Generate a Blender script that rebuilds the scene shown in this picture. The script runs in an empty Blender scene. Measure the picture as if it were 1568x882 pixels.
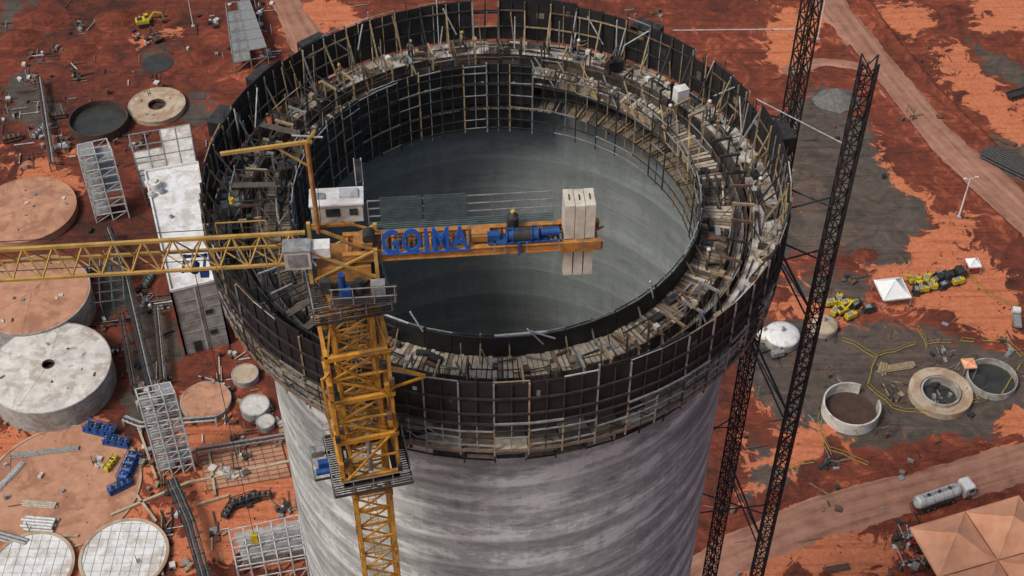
import bpy, math, random
import numpy as np
from mathutils import Vector, Matrix
random.seed(11)
rnd=random.random
def ru(a,b): return a+(b-a)*random.random()
R2=math.sqrt(2)
scene=bpy.context.scene
CAMZ=187.0
# ---------- survey helper: site-plan position of a point seen on the ground ----------
def S(u,v,h=0.0):
    Z=CAMZ-h; t=(441-v)/2137.0
    y=Z*(1+t)/(1-t); d=(y+Z)/R2
    return ((u-784)/2137.0*d, y)
def MPP(v,h=0.0):
    Z=CAMZ-h; t=(441-v)/2137.0
    y=Z*(1+t)/(1-t); return (y+Z)/R2/2137.0

# ---------- materials ----------
def newmat(name):
    m=bpy.data.materials.new(name); m.use_nodes=True
    nt=m.node_tree; b=nt.nodes['Principled BSDF']
    return m,nt,b
def ramp(nt,fac,stops):
    r=nt.nodes.new('ShaderNodeValToRGB'); cr=r.color_ramp
    while len(cr.elements)<len(stops): cr.elements.new(0.5)
    for e,(p,c) in zip(cr.elements,stops):
        e.position=p; e.color=(c[0],c[1],c[2],1)
    nt.links.new(fac,r.inputs[0]); return r.outputs[0]
def noisen(nt,vec,scale,detail=6,rough=0.6,vscale=None,dist=0):
    if vscale:
        mp=nt.nodes.new('ShaderNodeMapping'); mp.inputs['Scale'].default_value=vscale
        nt.links.new(vec,mp.inputs[0]); vec=mp.outputs[0]
    n=nt.nodes.new('ShaderNodeTexNoise'); n.inputs['Scale'].default_value=scale
    n.inputs['Detail'].default_value=detail; n.inputs['Roughness'].default_value=rough
    n.inputs['Distortion'].default_value=dist
    nt.links.new(vec,n.inputs['Vector']); return n.outputs['Fac']
def mth(nt,op,a,b=None,clamp=False):
    n=nt.nodes.new('ShaderNodeMath'); n.operation=op; n.use_clamp=clamp
    for i,v in enumerate((a,b)):
        if v is None: continue
        if isinstance(v,(int,float)): n.inputs[i].default_value=v
        else: nt.links.new(v,n.inputs[i])
    return n.outputs[0]
def mixc(nt,fac,a,b,mode='MIX'):
    n=nt.nodes.new('ShaderNodeMix'); n.data_type='RGBA'; n.blend_type=mode
    for sock,v in ((n.inputs[0],fac),(n.inputs[6],a),(n.inputs[7],b)):
        if isinstance(v,(int,float)): sock.default_value=v
        elif isinstance(v,tuple): sock.default_value=(v[0],v[1],v[2],1)
        else: nt.links.new(v,sock)
    return n.outputs[2]
def step(nt,v,lo,hi):
    n=nt.nodes.new('ShaderNodeMapRange'); n.interpolation_type='SMOOTHSTEP'
    n.inputs[1].default_value=lo; n.inputs[2].default_value=hi
    nt.links.new(v,n.inputs[0]); return n.outputs[0]
def bump(nt,b,h,s=0.3,d=0.05):
    n=nt.nodes.new('ShaderNodeBump'); n.inputs['Strength'].default_value=s; n.inputs['Distance'].default_value=d
    nt.links.new(h,n.inputs['Height']); nt.links.new(n.outputs[0],b.inputs['Normal'])
def objc(nt):
    return nt.nodes.new('ShaderNodeTexCoord').outputs['Object']
def simple(name,c1,c2=None,scale=2.0,rough=0.75,metal=0.0,lo=0.35,hi=0.65,dirt=None,vscale=None,dsc=None):
    m,nt,b=newmat(name); co=objc(nt)
    if c2 is None: c2=tuple(x*0.6 for x in c1)
    f=noisen(nt,co,scale,6,0.65,vscale)
    col=ramp(nt,f,[(lo,c2),(hi,c1)])
    if dirt:
        f2=noisen(nt,co,dsc or (scale*0.35+0.1),9,0.72,None,0.5)
        col=mixc(nt,step(nt,f2,0.47,0.60),col,dirt)
    nt.links.new(col,b.inputs['Base Color'])
    b.inputs['Roughness'].default_value=rough; b.inputs['Metallic'].default_value=metal
    return m
M={}
M['black']=simple('form_ply_black',(0.022,0.021,0.021),(0.008,0.008,0.008),0.8,0.6)
M['dsteel']=simple('dark_steel',(0.055,0.054,0.052),(0.02,0.02,0.02),2,0.6,0.2)
M['gsteel']=simple('galvanised_steel',(0.34,0.345,0.335),(0.17,0.17,0.165),3,0.55,0.2)
M['lsteel']=simple('light_steel',(0.62,0.62,0.60),(0.36,0.36,0.34),2,0.5,0.1)
M['rust']=simple('rusty_steel',(0.15,0.085,0.055),(0.06,0.035,0.024),3,0.85)
M['tan']=simple('timber_tan',(0.38,0.285,0.165),(0.19,0.135,0.08),3,0.85)
M['wood1']=simple('plank_pale',(0.54,0.47,0.37),(0.31,0.265,0.20),2.5,0.9)
M['wood2']=simple('plank_brown',(0.24,0.185,0.13),(0.13,0.097,0.066),2.5,0.9)
M['wood3']=simple('plank_dark',(0.11,0.09,0.07),(0.05,0.04,0.033),2.5,0.9)
M['plate']=simple('deck_plate',(0.56,0.54,0.49),(0.31,0.29,0.26),1.6,0.85,dirt=(0.19,0.165,0.14))
M['orange']=simple('crane_orange',(0.62,0.30,0.035),(0.36,0.16,0.02),1.2,0.55,dirt=(0.24,0.12,0.035))
M['jib']=simple('crane_gold',(0.52,0.33,0.085),(0.32,0.19,0.055),1.2,0.55)
M['orange2']=simple('crane_deck_orange',(0.52,0.23,0.05),(0.28,0.115,0.03),1.5,0.6,dirt=(0.22,0.12,0.055),dsc=1.2)
M['blue']=simple('machine_blue',(0.015,0.09,0.30),(0.008,0.04,0.15),2,0.5)
M['signblue']=simple('sign_blue',(0.015,0.12,0.50),(0.012,0.09,0.38),2,0.5)
M['white']=simple('white_paint',(0.76,0.76,0.74),(0.58,0.58,0.56),0.6,0.6,dirt=(0.50,0.46,0.41))
M['offw']=simple('off_white',(0.66,0.645,0.59),(0.47,0.45,0.40),0.5,0.8,dirt=(0.40,0.345,0.285),dsc=.35)
M['cw']=simple('counterweight_concrete',(0.62,0.57,0.47),(0.42,0.38,0.31),1.6,0.9)
M['conc']=simple('concrete',(0.42,0.41,0.38),(0.26,0.25,0.23),0.6,0.9,dirt=(0.24,0.19,0.155))
M['concb']=simple('concrete_beige',(0.50,0.41,0.295),(0.35,0.275,0.19),0.35,0.9,dirt=(0.33,0.21,0.13))
M['conco']=simple('concrete_mud_stained',(0.50,0.265,0.16),(0.38,0.19,0.115),0.5,0.95,dirt=(0.31,0.145,0.085),dsc=.16)
M['glass']=simple('dark_glass',(0.03,0.045,0.05),(0.015,0.02,0.025),1,0.1)
M['tyre']=simple('tyre_rubber',(0.02,0.02,0.02),None,2,0.9)
M['yellow']=simple('machine_yellow',(0.62,0.47,0.03),(0.38,0.28,0.02),2,0.6)
M['yline']=simple('barrier_yellow',(0.34,0.26,0.05),None,2,0.8)
M['red']=simple('red_paint',(0.35,0.04,0.03),None,2,0.6)
M['tent_o']=simple('tent_fabric_salmon',(0.82,0.42,0.24),(0.66,0.31,0.17),0.3,0.8)
M['tent_w']=simple('tent_fabric_white',(0.80,0.81,0.79),(0.68,0.69,0.68),0.5,0.8)
M['skin']=simple('skin',(0.30,0.16,0.10),None,5,0.6)
M['vest']=simple('work_shirt_orange',(0.40,0.13,0.05),None,6,0.9)
M['shirtb']=simple('work_shirt_khaki',(0.26,0.2,0.13),None,6,0.9)
M['trous']=simple('work_trousers',(0.07,0.08,0.11),None,6,0.9)
M['boot']=simple('boot_leather',(0.03,0.02,0.015),None,6,0.8)
M['helw']=simple('helmet_white',(0.65,0.65,0.62),(0.5,0.5,0.48),6,0.4)
M['hely']=simple('helmet_yellow',(0.45,0.33,0.06),None,6,0.4)
M['net']=simple('mesh_screen',(0.10,0.14,0.135),(0.05,0.07,0.07),2,0.8)
M['water']=simple('dark_water',(0.05,0.05,0.042),(0.03,0.03,0.026),0.3,0.25)
M['pit']=simple('pit_soil',(0.08,0.042,0.03),(0.04,0.023,0.018),0.6,0.95)

def shaft_mat(name,mid,lo,pale,joint=0.5,lift=3.0,tone=0.16,crisp=1.0,run=0.10):
    m,nt,b=newmat(name)
    uv=nt.nodes.new('ShaderNodeUVMap').outputs[0]
    co=objc(nt)
    n1=noisen(nt,uv,1.0,8,0.66,(0.17,0.62,1))
    n0=noisen(nt,uv,1.0,3,0.5,(0.06,0.20,1))
    n2=noisen(nt,uv,1.0,9,0.76,(0.9,1.6,1))
    n3=noisen(nt,uv,1.0,5,0.6,(1.3,0.10,1))
    n4=noisen(nt,co,4.0,7,0.72)
    f=mth(nt,'ADD',mth(nt,'MULTIPLY',n1,0.52),mth(nt,'MULTIPLY',n2,0.30))
    f=mth(nt,'ADD',f,mth(nt,'MULTIPLY',n0,0.18))
    f=mth(nt,'ADD',f,mth(nt,'MULTIPLY',mth(nt,'SUBTRACT',n3,0.5),run))
    w_=0.04/crisp
    col=ramp(nt,f,[(0.49-1.6*w_,lo),(0.49-0.3*w_,mid),(0.51,mid),(0.51+0.35*w_,tuple(0.4*x+0.6*y for x,y in zip(mid,pale))),(0.52+1.5*w_,pale)])
    sep=nt.nodes.new('ShaderNodeSeparateXYZ'); nt.links.new(uv,sep.inputs[0])
    wob=mth(nt,'MULTIPLY',noisen(nt,uv,0.25,3,0.5),0.35)
    vz=mth(nt,'DIVIDE',mth(nt,'ADD',sep.outputs[1],wob),lift)
    fr=mth(nt,'FRACT',vz); fl=mth(nt,'FLOOR',vz)
    wn=nt.nodes.new('ShaderNodeTexWhiteNoise'); wn.noise_dimensions='1D'; nt.links.new(fl,wn.inputs['W'])
    line=mth(nt,'SUBTRACT',1.0,step(nt,fr,0.0,0.07))
    lband=step(nt,mth(nt,'ADD',fr,mth(nt,'MULTIPLY',n2,0.9)),1.06,1.20)
    hband=mth(nt,'SUBTRACT',1.0,step(nt,mth(nt,'ADD',fr,mth(nt,'MULTIPLY',n1,0.8)),0.45,0.62))
    col=mixc(nt,1.0,col,ramp(nt,wn.outputs['Value'],[(0.0,(1-tone,)*3),(1.0,(1+tone*.6,)*3)]),'MULTIPLY')
    col=mixc(nt,mth(nt,'MULTIPLY',hband,0.45),col,pale)
    col=mixc(nt,mth(nt,'MULTIPLY',lband,0.5),col,lo)
    col=mixc(nt,mth(nt,'MULTIPLY',line,joint),col,tuple(x*0.45 for x in lo))
    br=nt.nodes.new('ShaderNodeTexBrick'); br.inputs['Scale'].default_value=1
    br.inputs['Brick Width'].default_value=5.0; br.inputs['Row Height'].default_value=lift
    br.inputs['Mortar Size'].default_value=0.03; br.inputs['Mortar Smooth'].default_value=0.8
    br.offset=0.5
    br.inputs['Color1'].default_value=(1,1,1,1); br.inputs['Color2'].default_value=(0.85,0.85,0.85,1); br.inputs['Mortar'].default_value=(0.5,0.5,0.5,1)
    nt.links.new(uv,br.inputs[0])
    col=mixc(nt,0.5,col,br.outputs[0],'MULTIPLY')
    col=mixc(nt,0.35,col,ramp(nt,n4,[(0.3,(0.55,0.55,0.55)),(0.7,(1.15,1.15,1.15))]),'MULTIPLY')
    nt.links.new(col,b.inputs['Base Color']); b.inputs['Roughness'].default_value=0.9
    b.inputs['Specular IOR Level'].default_value=0.25
    bump(nt,b,n4,0.15,0.03)
    return m
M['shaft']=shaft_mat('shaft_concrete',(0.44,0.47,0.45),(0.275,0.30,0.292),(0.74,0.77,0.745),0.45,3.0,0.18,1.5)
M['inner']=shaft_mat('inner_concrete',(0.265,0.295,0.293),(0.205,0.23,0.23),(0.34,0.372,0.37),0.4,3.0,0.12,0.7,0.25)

# ---------- mesh builder ----------
class MB:
    def __init__(s): s.v=[];s.f=[];s.mi=[];s.mats=[];s.sm=[]
    def mid(s,m):
        if isinstance(m,str): m=M[m]
        if m not in s.mats: s.mats.append(m)
        return s.mats.index(m)
    def add(s,vs,fs,m,smooth=False):
        k=len(s.v); i=s.mid(m)
        s.v.extend([tuple(p) for p in vs])
        for f in fs:
            s.f.append(tuple(k+j for j in f)); s.mi.append(i); s.sm.append(smooth)
    def box(s,c,sz,m,rz=0,rx=0,ry=0):
        hx,hy,hz=sz[0]/2,sz[1]/2,sz[2]/2
        vs=[Vector((x,y,z)) for z in(-hz,hz) for y in(-hy,hy) for x in(-hx,hx)]
        if rz or rx or ry:
            R=Matrix.Rotation(rz,3,'Z')@Matrix.Rotation(ry,3,'Y')@Matrix.Rotation(rx,3,'X')
            vs=[R@v for v in vs]
        c=Vector(c); vs=[v+c for v in vs]
        s.add(vs,[(0,2,3,1),(4,5,7,6),(0,1,5,4),(2,6,7,3),(0,4,6,2),(1,3,7,5)],m)
    def beam(s,a,b,w,m,h=None):
        a=Vector(a);b=Vector(b);d=b-a
        if d.length<1e-4: return
        d.normalize(); h=h or w
        up=Vector((0,0,1)) if abs(d.z)<0.95 else Vector((0,1,0))
        x=d.cross(up).normalized()*(w/2); y=x.cross(d).normalized()*(h/2)
        vs=[a-x-y,a+x-y,a+x+y,a-x+y,b-x-y,b+x-y,b+x+y,b-x+y]
        s.add(vs,[(3,2,1,0),(4,5,6,7),(0,1,5,4),(1,2,6,5),(2,3,7,6),(3,0,4,7)],m)
    def tube(s,a,b,r0,m,r1=None,n=10,cap=True):
        a=Vector(a);b=Vector(b);d=(b-a).normalized(); r1=r0 if r1 is None else r1
        up=Vector((0,0,1)) if abs(d.z)<0.95 else Vector((0,1,0))
        x=d.cross(up).normalized(); y=x.cross(d)
        vs=[]
        for p,r in((a,r0),(b,r1)):
            for i in range(n):
                t=2*math.pi*i/n; vs.append(p+x*(r*math.cos(t))+y*(r*math.sin(t)))
        fs=[(i,(i+1)%n,n+(i+1)%n,n+i) for i in range(n)]
        s.add(vs,fs,m,True)
        if cap: s.add(vs[:n],[tuple(range(n))[::-1]],m); s.add(vs[n:],[tuple(range(n))],m)
    def sector(s,cx,cy,ra,rb,z0,z1,a0,a1,n,m):
        vs=[];full=abs(a1-a0-2*math.pi)<1e-4
        for i in range(n+1):
            a=a0+(a1-a0)*i/n;c,q=math.cos(a),math.sin(a)
            vs+= [(cx+ra*c,cy+ra*q,z0),(cx+rb*c,cy+rb*q,z0),(cx+rb*c,cy+rb*q,z1),(cx+ra*c,cy+ra*q,z1)]
        fs=[]
        for i in range(n):
            k=4*i;l=k+4
            fs+=[(k,l,l+1,k+1),(k+1,l+1,l+2,k+2),(k+2,l+2,l+3,k+3),(k+3,l+3,l,k)]
        if not full: fs+=[(0,1,2,3),(4*n+3,4*n+2,4*n+1,4*n)]
        s.add(vs,fs,m)
    def disc(s,cx,cy,r,z,m,n=48,ry=None,zc=None):
        vs=[(cx,cy,z if zc is None else zc)]+[(cx+r*math.cos(2*math.pi*i/n),cy+(ry or r)*math.sin(2*math.pi*i/n),z) for i in range(n)]
        s.add(vs,[(0,1+i,1+(i+1)%n) for i in range(n)],m)
    def prism(s,pts,z0,z1,m,mtop=None):
        n=len(pts); vs=[(p[0],p[1],z0) for p in pts]+[(p[0],p[1],z1) for p in pts]
        s.add(vs,[(i,(i+1)%n,n+(i+1)%n,n+i) for i in range(n)]+[tuple(range(n))[::-1]],m)
        s.add(vs[n:],[tuple(range(n))],mtop or m)
    def prof(s,pts,y0,y1,m):
        n=len(pts); vs=[(p[0],y0,p[1]) for p in pts]+[(p[0],y1,p[1]) for p in pts]
        s.add(vs,[(i,(i+1)%n,n+(i+1)%n,n+i) for i in range(n)]+[tuple(range(n))[::-1],tuple(range(n,2*n))],m)
    def build(s,name,parent=None,loc=(0,0,0),rz=0):
        me=bpy.data.meshes.new(name); me.from_pydata(s.v,[],s.f)
        for m in s.mats: me.materials.append(m)
        me.polygons.foreach_set('material_index',s.mi); me.polygons.foreach_set('use_smooth',s.sm)
        me.update()
        o=bpy.data.objects.new(name,me); scene.collection.objects.link(o)
        o.location=loc; o.rotation_euler=(0,0,rz)
        if parent: o.parent=parent
        return o
def empty(name,loc=(0,0,0)):
    o=bpy.data.objects.new(name,None); scene.collection.objects.link(o); o.location=loc; return o

# ---------- ground ----------
def vnoise(x,y,seed):
    xi=np.floor(x).astype(np.int64); yi=np.floor(y).astype(np.int64)
    fx=x-xi; fy=y-yi; fx=fx*fx*(3-2*fx); fy=fy*fy*(3-2*fy)
    def h(a,b):
        v=np.sin(a*127.1+b*311.7+seed*74.7)*43758.5453
        return v-np.floor(v)
    return (h(xi,yi)*(1-fx)+h(xi+1,yi)*fx)*(1-fy)+(h(xi,yi+1)*(1-fx)+h(xi+1,yi+1)*fx)*fy
def polysd(px,py,poly):
    d=np.full(px.shape,1e9); ins=np.zeros(px.shape,bool); n=len(poly)
    for i in range(n):
        x0,y0=poly[i]; x1,y1=poly[(i+1)%n]
        ex,ey=x1-x0,y1-y0; t=np.clip(((px-x0)*ex+(py-y0)*ey)/(ex*ex+ey*ey+1e-9),0,1)
        d=np.minimum(d,np.hypot(px-x0-t*ex,py-y0-t*ey))
        c=((y0>py)!=(y1>py)) & (px < (x1-x0)*(py-y0)/(y1-y0+1e-12)+x0)
        ins^=c
    return np.where(ins,-d,d)
def W(poly): return [S(u,v) for u,v in poly]
WET_SHADE=[W([(1195,190),(1235,125),(1290,115),(1320,150),(1335,230),(1425,330),(1405,395),(1330,410),(1290,385),(1225,420),(1190,300)]),
 W([(1150,500),(1300,480),(1385,492),(1500,530),(1580,525),(1580,610),(1470,650),(1400,680),(1290,705),(1190,670),(1130,600)]),
 W([(1210,428),(1290,410),(1350,430),(1330,462),(1240,468)]),
 W([(20,110),(60,90),(110,150),(60,215),(0,190)]),W([(180,470),(260,470),(270,560),(235,640),(185,610)]),  # second polygon: shadow beside the big tank, painted into the soil colour
 W([(215,80),(265,78),(275,108),(225,116)]),W([(0,0),(60,0),(50,50),(0,60)]),W([(250,150),(330,130),(340,180),(290,200)]),
 W([(1130,690),(1200,690),(1190,740),(1120,770)]),W([(1500,210),(1600,190),(1600,300),(1540,260)]),
 W([(130,400),(200,390),(215,470),(150,490)]),W([(1490,60),(1560,90),(1568,130),(1510,120)])]
ORA=[W([(1300,400),(1400,380),(1430,330),(1490,325),(1580,420),(1580,520),(1500,512),(1440,490),(1385,480),(1340,430)]),
 W([(1400,70),(1470,60),(1540,150),(1600,150),(1600,230),(1520,200),(1440,140)]),W([(1330,0),(1400,0),(1420,40),(1370,60)]),W([(1480,-20),(1600,-20),(1600,50),(1520,60)]),W([(1180,425),(1290,440),(1310,478),(1170,500)]),
 W([(1215,230),(1285,255),(1275,320),(1218,318)]),W([(1330,170),(1380,250),(1440,300),(1430,340),(1370,300),(1330,240)]),
 W([(270,600),(480,650),(500,890),(260,890)]),W([(-20,640),(230,650),(250,890),(-20,890)]),
 W([(0,245),(110,260),(120,300),(0,290)]),W([(400,0),(560,0),(600,60),(430,60)]),
 W([(1180,0),(1270,30),(1250,110),(1180,100)]),W([(1100,690),(1350,640),(1400,650),(1150,760)]),
 W([(1480,640),(1600,590),(1600,670),(1500,690)]),W([(1100,830),(1300,770),(1360,780),(1400,890),(1100,900)]),
 W([(1140,590),(1180,600),(1200,640),(1150,650)]),W([(200,55),(280,50),(280,72),(205,75)]),W([(40,225),(120,220),(110,245),(40,240)])]
DRK=[W([(-100,-80),(330,-80),(350,60),(330,240),(150,260),(-100,215)]),W([(110,330),(280,330),(280,640),(180,660),(120,560)])]
xs=np.concatenate([[-4000,-2000,-1000,-500,-300,-200],np.linspace(-150,160,420),[210,300,500,1000,2000,4000]])
ys=np.concatenate([[-3000,-1500,-700,-300,-100,0,60],np.linspace(100,320,330),[380,500,800,1500,3000,6000]])
X,Y=np.meshgrid(xs,ys); 
ox=(vnoise(X/9,Y/9,1)-0.5)*9+(vnoise(X/2.5,Y/2.5,2)-0.5)*3
oy=(vnoise(X/9,Y/9,3)-0.5)*9+(vnoise(X/2.5,Y/2.5,4)-0.5)*3
def field(polys,soft=4.0):
    f=np.zeros(X.shape)
    for p in polys: f=np.maximum(f,np.clip(0.5-polysd(X+ox,Y+oy,p)/(2*soft),0,1))
    return f
wet_shade=field(WET_SHADE); ora=field(ORA); drk=field(DRK,12)
Zg=(vnoise(X/14,Y/14,5)*0.1+vnoise(X/3,Y/3,6)*0.07+vnoise(X/1.1,Y/1.1,7)*0.05)-0.24
me=bpy.data.meshes.new('ground')
ny,nx=X.shape
verts=np.stack([X.ravel(),Y.ravel(),Zg.ravel()],1)
idx=np.arange(nx*ny).reshape(ny,nx)
faces=np.stack([idx[:-1,:-1],idx[:-1,1:],idx[1:,1:],idx[1:,:-1]],-1).reshape(-1,4)
me.from_pydata(verts.tolist(),[],faces.tolist())
ca=me.color_attributes.new('soil','FLOAT_COLOR','POINT')
cols=np.ones((nx*ny,4),np.float32); cols[:,0]=wet_shade.ravel(); cols[:,1]=ora.ravel(); cols[:,2]=drk.ravel()
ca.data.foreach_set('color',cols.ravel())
me.polygons.foreach_set('use_smooth',[True]*len(faces))
gm,nt,b=newmat('red_soil')
co=objc(nt)
at=nt.nodes.new('ShaderNodeAttribute'); at.attribute_name='soil'
sp=nt.nodes.new('ShaderNodeSeparateColor'); nt.links.new(at.outputs['Color'],sp.inputs[0])
nb=noisen(nt,co,0.045,9,0.62,None,0.8); nm=noisen(nt,co,0.2,10,0.7,None,1.6); nf=noisen(nt,co,1.2,8,0.7,None,0.5)
nfine=noisen(nt,co,6,5,0.7)
bf=mth(nt,'ADD',mth(nt,'MULTIPLY',nb,0.45),mth(nt,'MULTIPLY',nm,0.55))
bf=mth(nt,'SUBTRACT',bf,mth(nt,'MULTIPLY',sp.outputs[2],0.045))
base=ramp(nt,bf,[(0.37,(0.065,0.029,0.022)),(0.46,(0.145,0.042,0.027)),(0.54,(0.225,0.060,0.034)),(0.61,(0.43,0.13,0.066))])
oc=ramp(nt,nf,[(0.3,(0.50,0.15,0.068)),(0.7,(0.72,0.265,0.13))])
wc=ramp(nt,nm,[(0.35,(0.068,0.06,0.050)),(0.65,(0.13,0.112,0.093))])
fo=mth(nt,'ADD',sp.outputs[1],mth(nt,'MULTIPLY',mth(nt,'SUBTRACT',nm,0.5),2.6))
base=mixc(nt,mth(nt,'MULTIPLY',step(nt,fo,0.60,0.70),0.85),base,oc)
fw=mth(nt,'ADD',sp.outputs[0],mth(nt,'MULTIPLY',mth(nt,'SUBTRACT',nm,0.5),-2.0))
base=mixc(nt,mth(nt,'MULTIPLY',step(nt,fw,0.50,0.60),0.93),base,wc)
for ang,st in((0.5,0.5),(-0.75,0.4),(1.3,0.3)):
    mp=nt.nodes.new('ShaderNodeMapping'); mp.inputs['Rotation'].default_value=(0,0,ang); mp.inputs['Scale'].default_value=(0.06,0.9,1)
    nt.links.new(co,mp.inputs[0]); tn=noisen(nt,mp.outputs[0],1.0,4,0.6,None,0.4)
    base=mixc(nt,mth(nt,'MULTIPLY',step(nt,tn,0.56,0.64),st),base,mixc(nt,1.0,base,(0.6,0.52,0.5),'MULTIPLY'))
base=mixc(nt,0.5,base,ramp(nt,nfine,[(0.3,(0.6,0.6,0.6)),(0.6,(1,1,1)),(0.75,(1.2,1.15,1.1))]),'MULTIPLY')
nt.links.new(base,b.inputs['Base Color'])
b.inputs['Roughness'].default_value=0.95; b.inputs['Specular IOR Level'].default_value=0.15
bump(nt,b,nf,0.7,0.4)
me.materials.append(gm); me.update()
g=bpy.data.objects.new('ground',me); scene.collection.objects.link(g)

# ---------- dirt roads ----------
rm,nt,b=newmat('dirt_road_soil'); uv=nt.nodes.new('ShaderNodeUVMap').outputs[0]; co=objc(nt)
n1=noisen(nt,uv,1.0,6,0.6,(0.9,0.03,1),0.5); n2=noisen(nt,co,0.25,8,0.7); 
col=ramp(nt,mth(nt,'ADD',mth(nt,'MULTIPLY',n1,0.5),mth(nt,'MULTIPLY',n2,0.5)),[(0.38,(0.19,0.085,0.055)),(0.5,(0.30,0.145,0.095)),(0.64,(0.42,0.215,0.14))])
nt.links.new(col,b.inputs['Base Color']); b.inputs['Roughness'].default_value=0.95
bump(nt,b,n1,0.5,0.2)
def road(name,line,w,z=0.03):
    pts=[Vector(S(u,v)) for u,v in line]
    dense=[]
    for i in range(len(pts)-1):
        n=max(2,int((pts[i+1]-pts[i]).length/1.2))
        for k in range(n): dense.append(pts[i].lerp(pts[i+1],k/n))
    dense.append(pts[-1])
    for _ in range(8): dense=[dense[0]]+[(dense[i-1]+dense[i]*2+dense[i+1])/4 for i in range(1,len(dense)-1)]+[dense[-1]]
    v=[];f=[];uvs=[];L=0; NC=6
    j1=j2=0
    for i,p in enumerate(dense):
        a=dense[max(0,i-1)]; c=dense[min(len(dense)-1,i+1)]; t=(c-a).normalized(); n=Vector((-t.y,t.x))
        j1=j1*0.8+ru(-.5,.5)*0.8; j2=j2*0.8+ru(-.5,.5)*0.8
        if i: L+=(p-dense[i-1]).length
        for k in range(NC+1):
            q=-w/2-j1+(w+j1+j2)*k/NC
            zz=z+(-0.28 if k in(0,NC) else 0)
            pp=p+n*q; v.append((pp.x,pp.y,zz)); uvs.append((q,L))
    for i in range(len(dense)-1):
        for k in range(NC): a=i*(NC+1)+k; f.append((a,a+1,a+NC+2,a+NC+1))
    me=bpy.data.meshes.new(name); me.from_pydata(v,[],f); ul=me.uv_layers.new(name='UVMap')
    for l in me.loops: ul.data[l.index].uv=uvs[l.vertex_index]
    me.materials.append(rm); me.update()
    o=bpy.data.objects.new(name,me); scene.collection.objects.link(o)
    return o
road('dirt_road',[(1225,-120),(1275,10),(1330,80),(1400,170),(1480,250),(1568,330),(1700,460)],9.5)
road('dirt_road',[(980,940),(1110,850),(1250,792),(1400,752),(1568,705),(1760,650)],8.5,0.05)
road('dirt_road',[(380,-130),(425,-20),(470,60),(520,130)],8)
road('dirt_road',[(1200,110),(1245,95),(1300,95),(1345,110)],3.5,0.04)
def berm(line,w,h,name='soil_berm'):
    mb=MB(); pts=[Vector(S(u,v)) for u,v in line]; dense=[]
    for i in range(len(pts)-1):
        n=max(2,int((pts[i+1]-pts[i]).length/1.0))
        for k in range(n): dense.append(pts[i].lerp(pts[i+1],k/n))
    vs=[]
    for i,p in enumerate(dense):
        a=dense[max(0,i-1)]; c=dense[min(len(dense)-1,i+1)]; t=(c-a).normalized(); n=Vector((-t.y,t.x))
        hh=h*ru(.3,1.2); off=ru(-.4,.4)
        for q,z in((-w/2*ru(.7,1.2),-.25),(-w/5,hh*.8),(off*.5,hh),(w/4,hh*.6),(w/2*ru(.7,1.2),-.25)):
            pp=p+n*q; vs.append((pp.x,pp.y,z))
    fs=[]
    for i in range(len(dense)-1):
        for k in range(4): a=i*5+k; fs.append((a,a+1,a+6,a+5))
    mb.add(vs,fs,gm,True); return mb.build(name)
berm([(1310,-20),(1370,60),(1440,145),(1520,222),(1600,300)],2.4,0.9)
berm([(1120,800),(1250,752),(1400,715),(1568,665)],1.8,0.6)
berm([(1300,70),(1370,160),(1440,250),(1568,365)],1.4,0.4)

# ================= SILO =================
CX,CY=-1.0,68.8
def P(r,a,z): return Vector((CX+r*math.cos(a),CY+r*math.sin(a),z))
D=math.radians
silo=empty('concrete_silo_tower')
def cyl_uv(name,r,z0,z1,mat,inward,parent):
    n=160; nz=40; v=[];f=[];uvs=[]
    for j in range(nz+1):
        z=z0+(z1-z0)*j/nz
        for i in range(n+1):
            a=2*math.pi*i/n; p=P(r,a,z); v.append(tuple(p)); uvs.append((a*16.0,z))
    for j in range(nz):
        for i in range(n):
            k=j*(n+1)+i; q=(k,k+1,k+n+2,k+n+1); f.append(q[::-1] if inward else q)
    me=bpy.data.meshes.new(name); me.from_pydata(v,[],f); ul=me.uv_layers.new(name='UVMap')
    for l in me.loops: ul.data[l.index].uv=uvs[l.vertex_index]
    me.polygons.foreach_set('use_smooth',[True]*len(f)); me.materials.append(mat)
    o=bpy.data.objects.new(name,me); scene.collection.objects.link(o); o.parent=parent; return o
cyl_uv('outer_wall',16.2,-0.5,125.4,M['shaft'],False,silo)
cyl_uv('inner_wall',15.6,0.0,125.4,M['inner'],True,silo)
mb=MB(); mb.sector(CX,CY,15.6,16.2,125.38,125.42,0,2*math.pi,160,'conc'); mb.disc(CX,CY,15.6,0.3,'conc',96); mb.build('wall_top_and_floor',silo)

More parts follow.
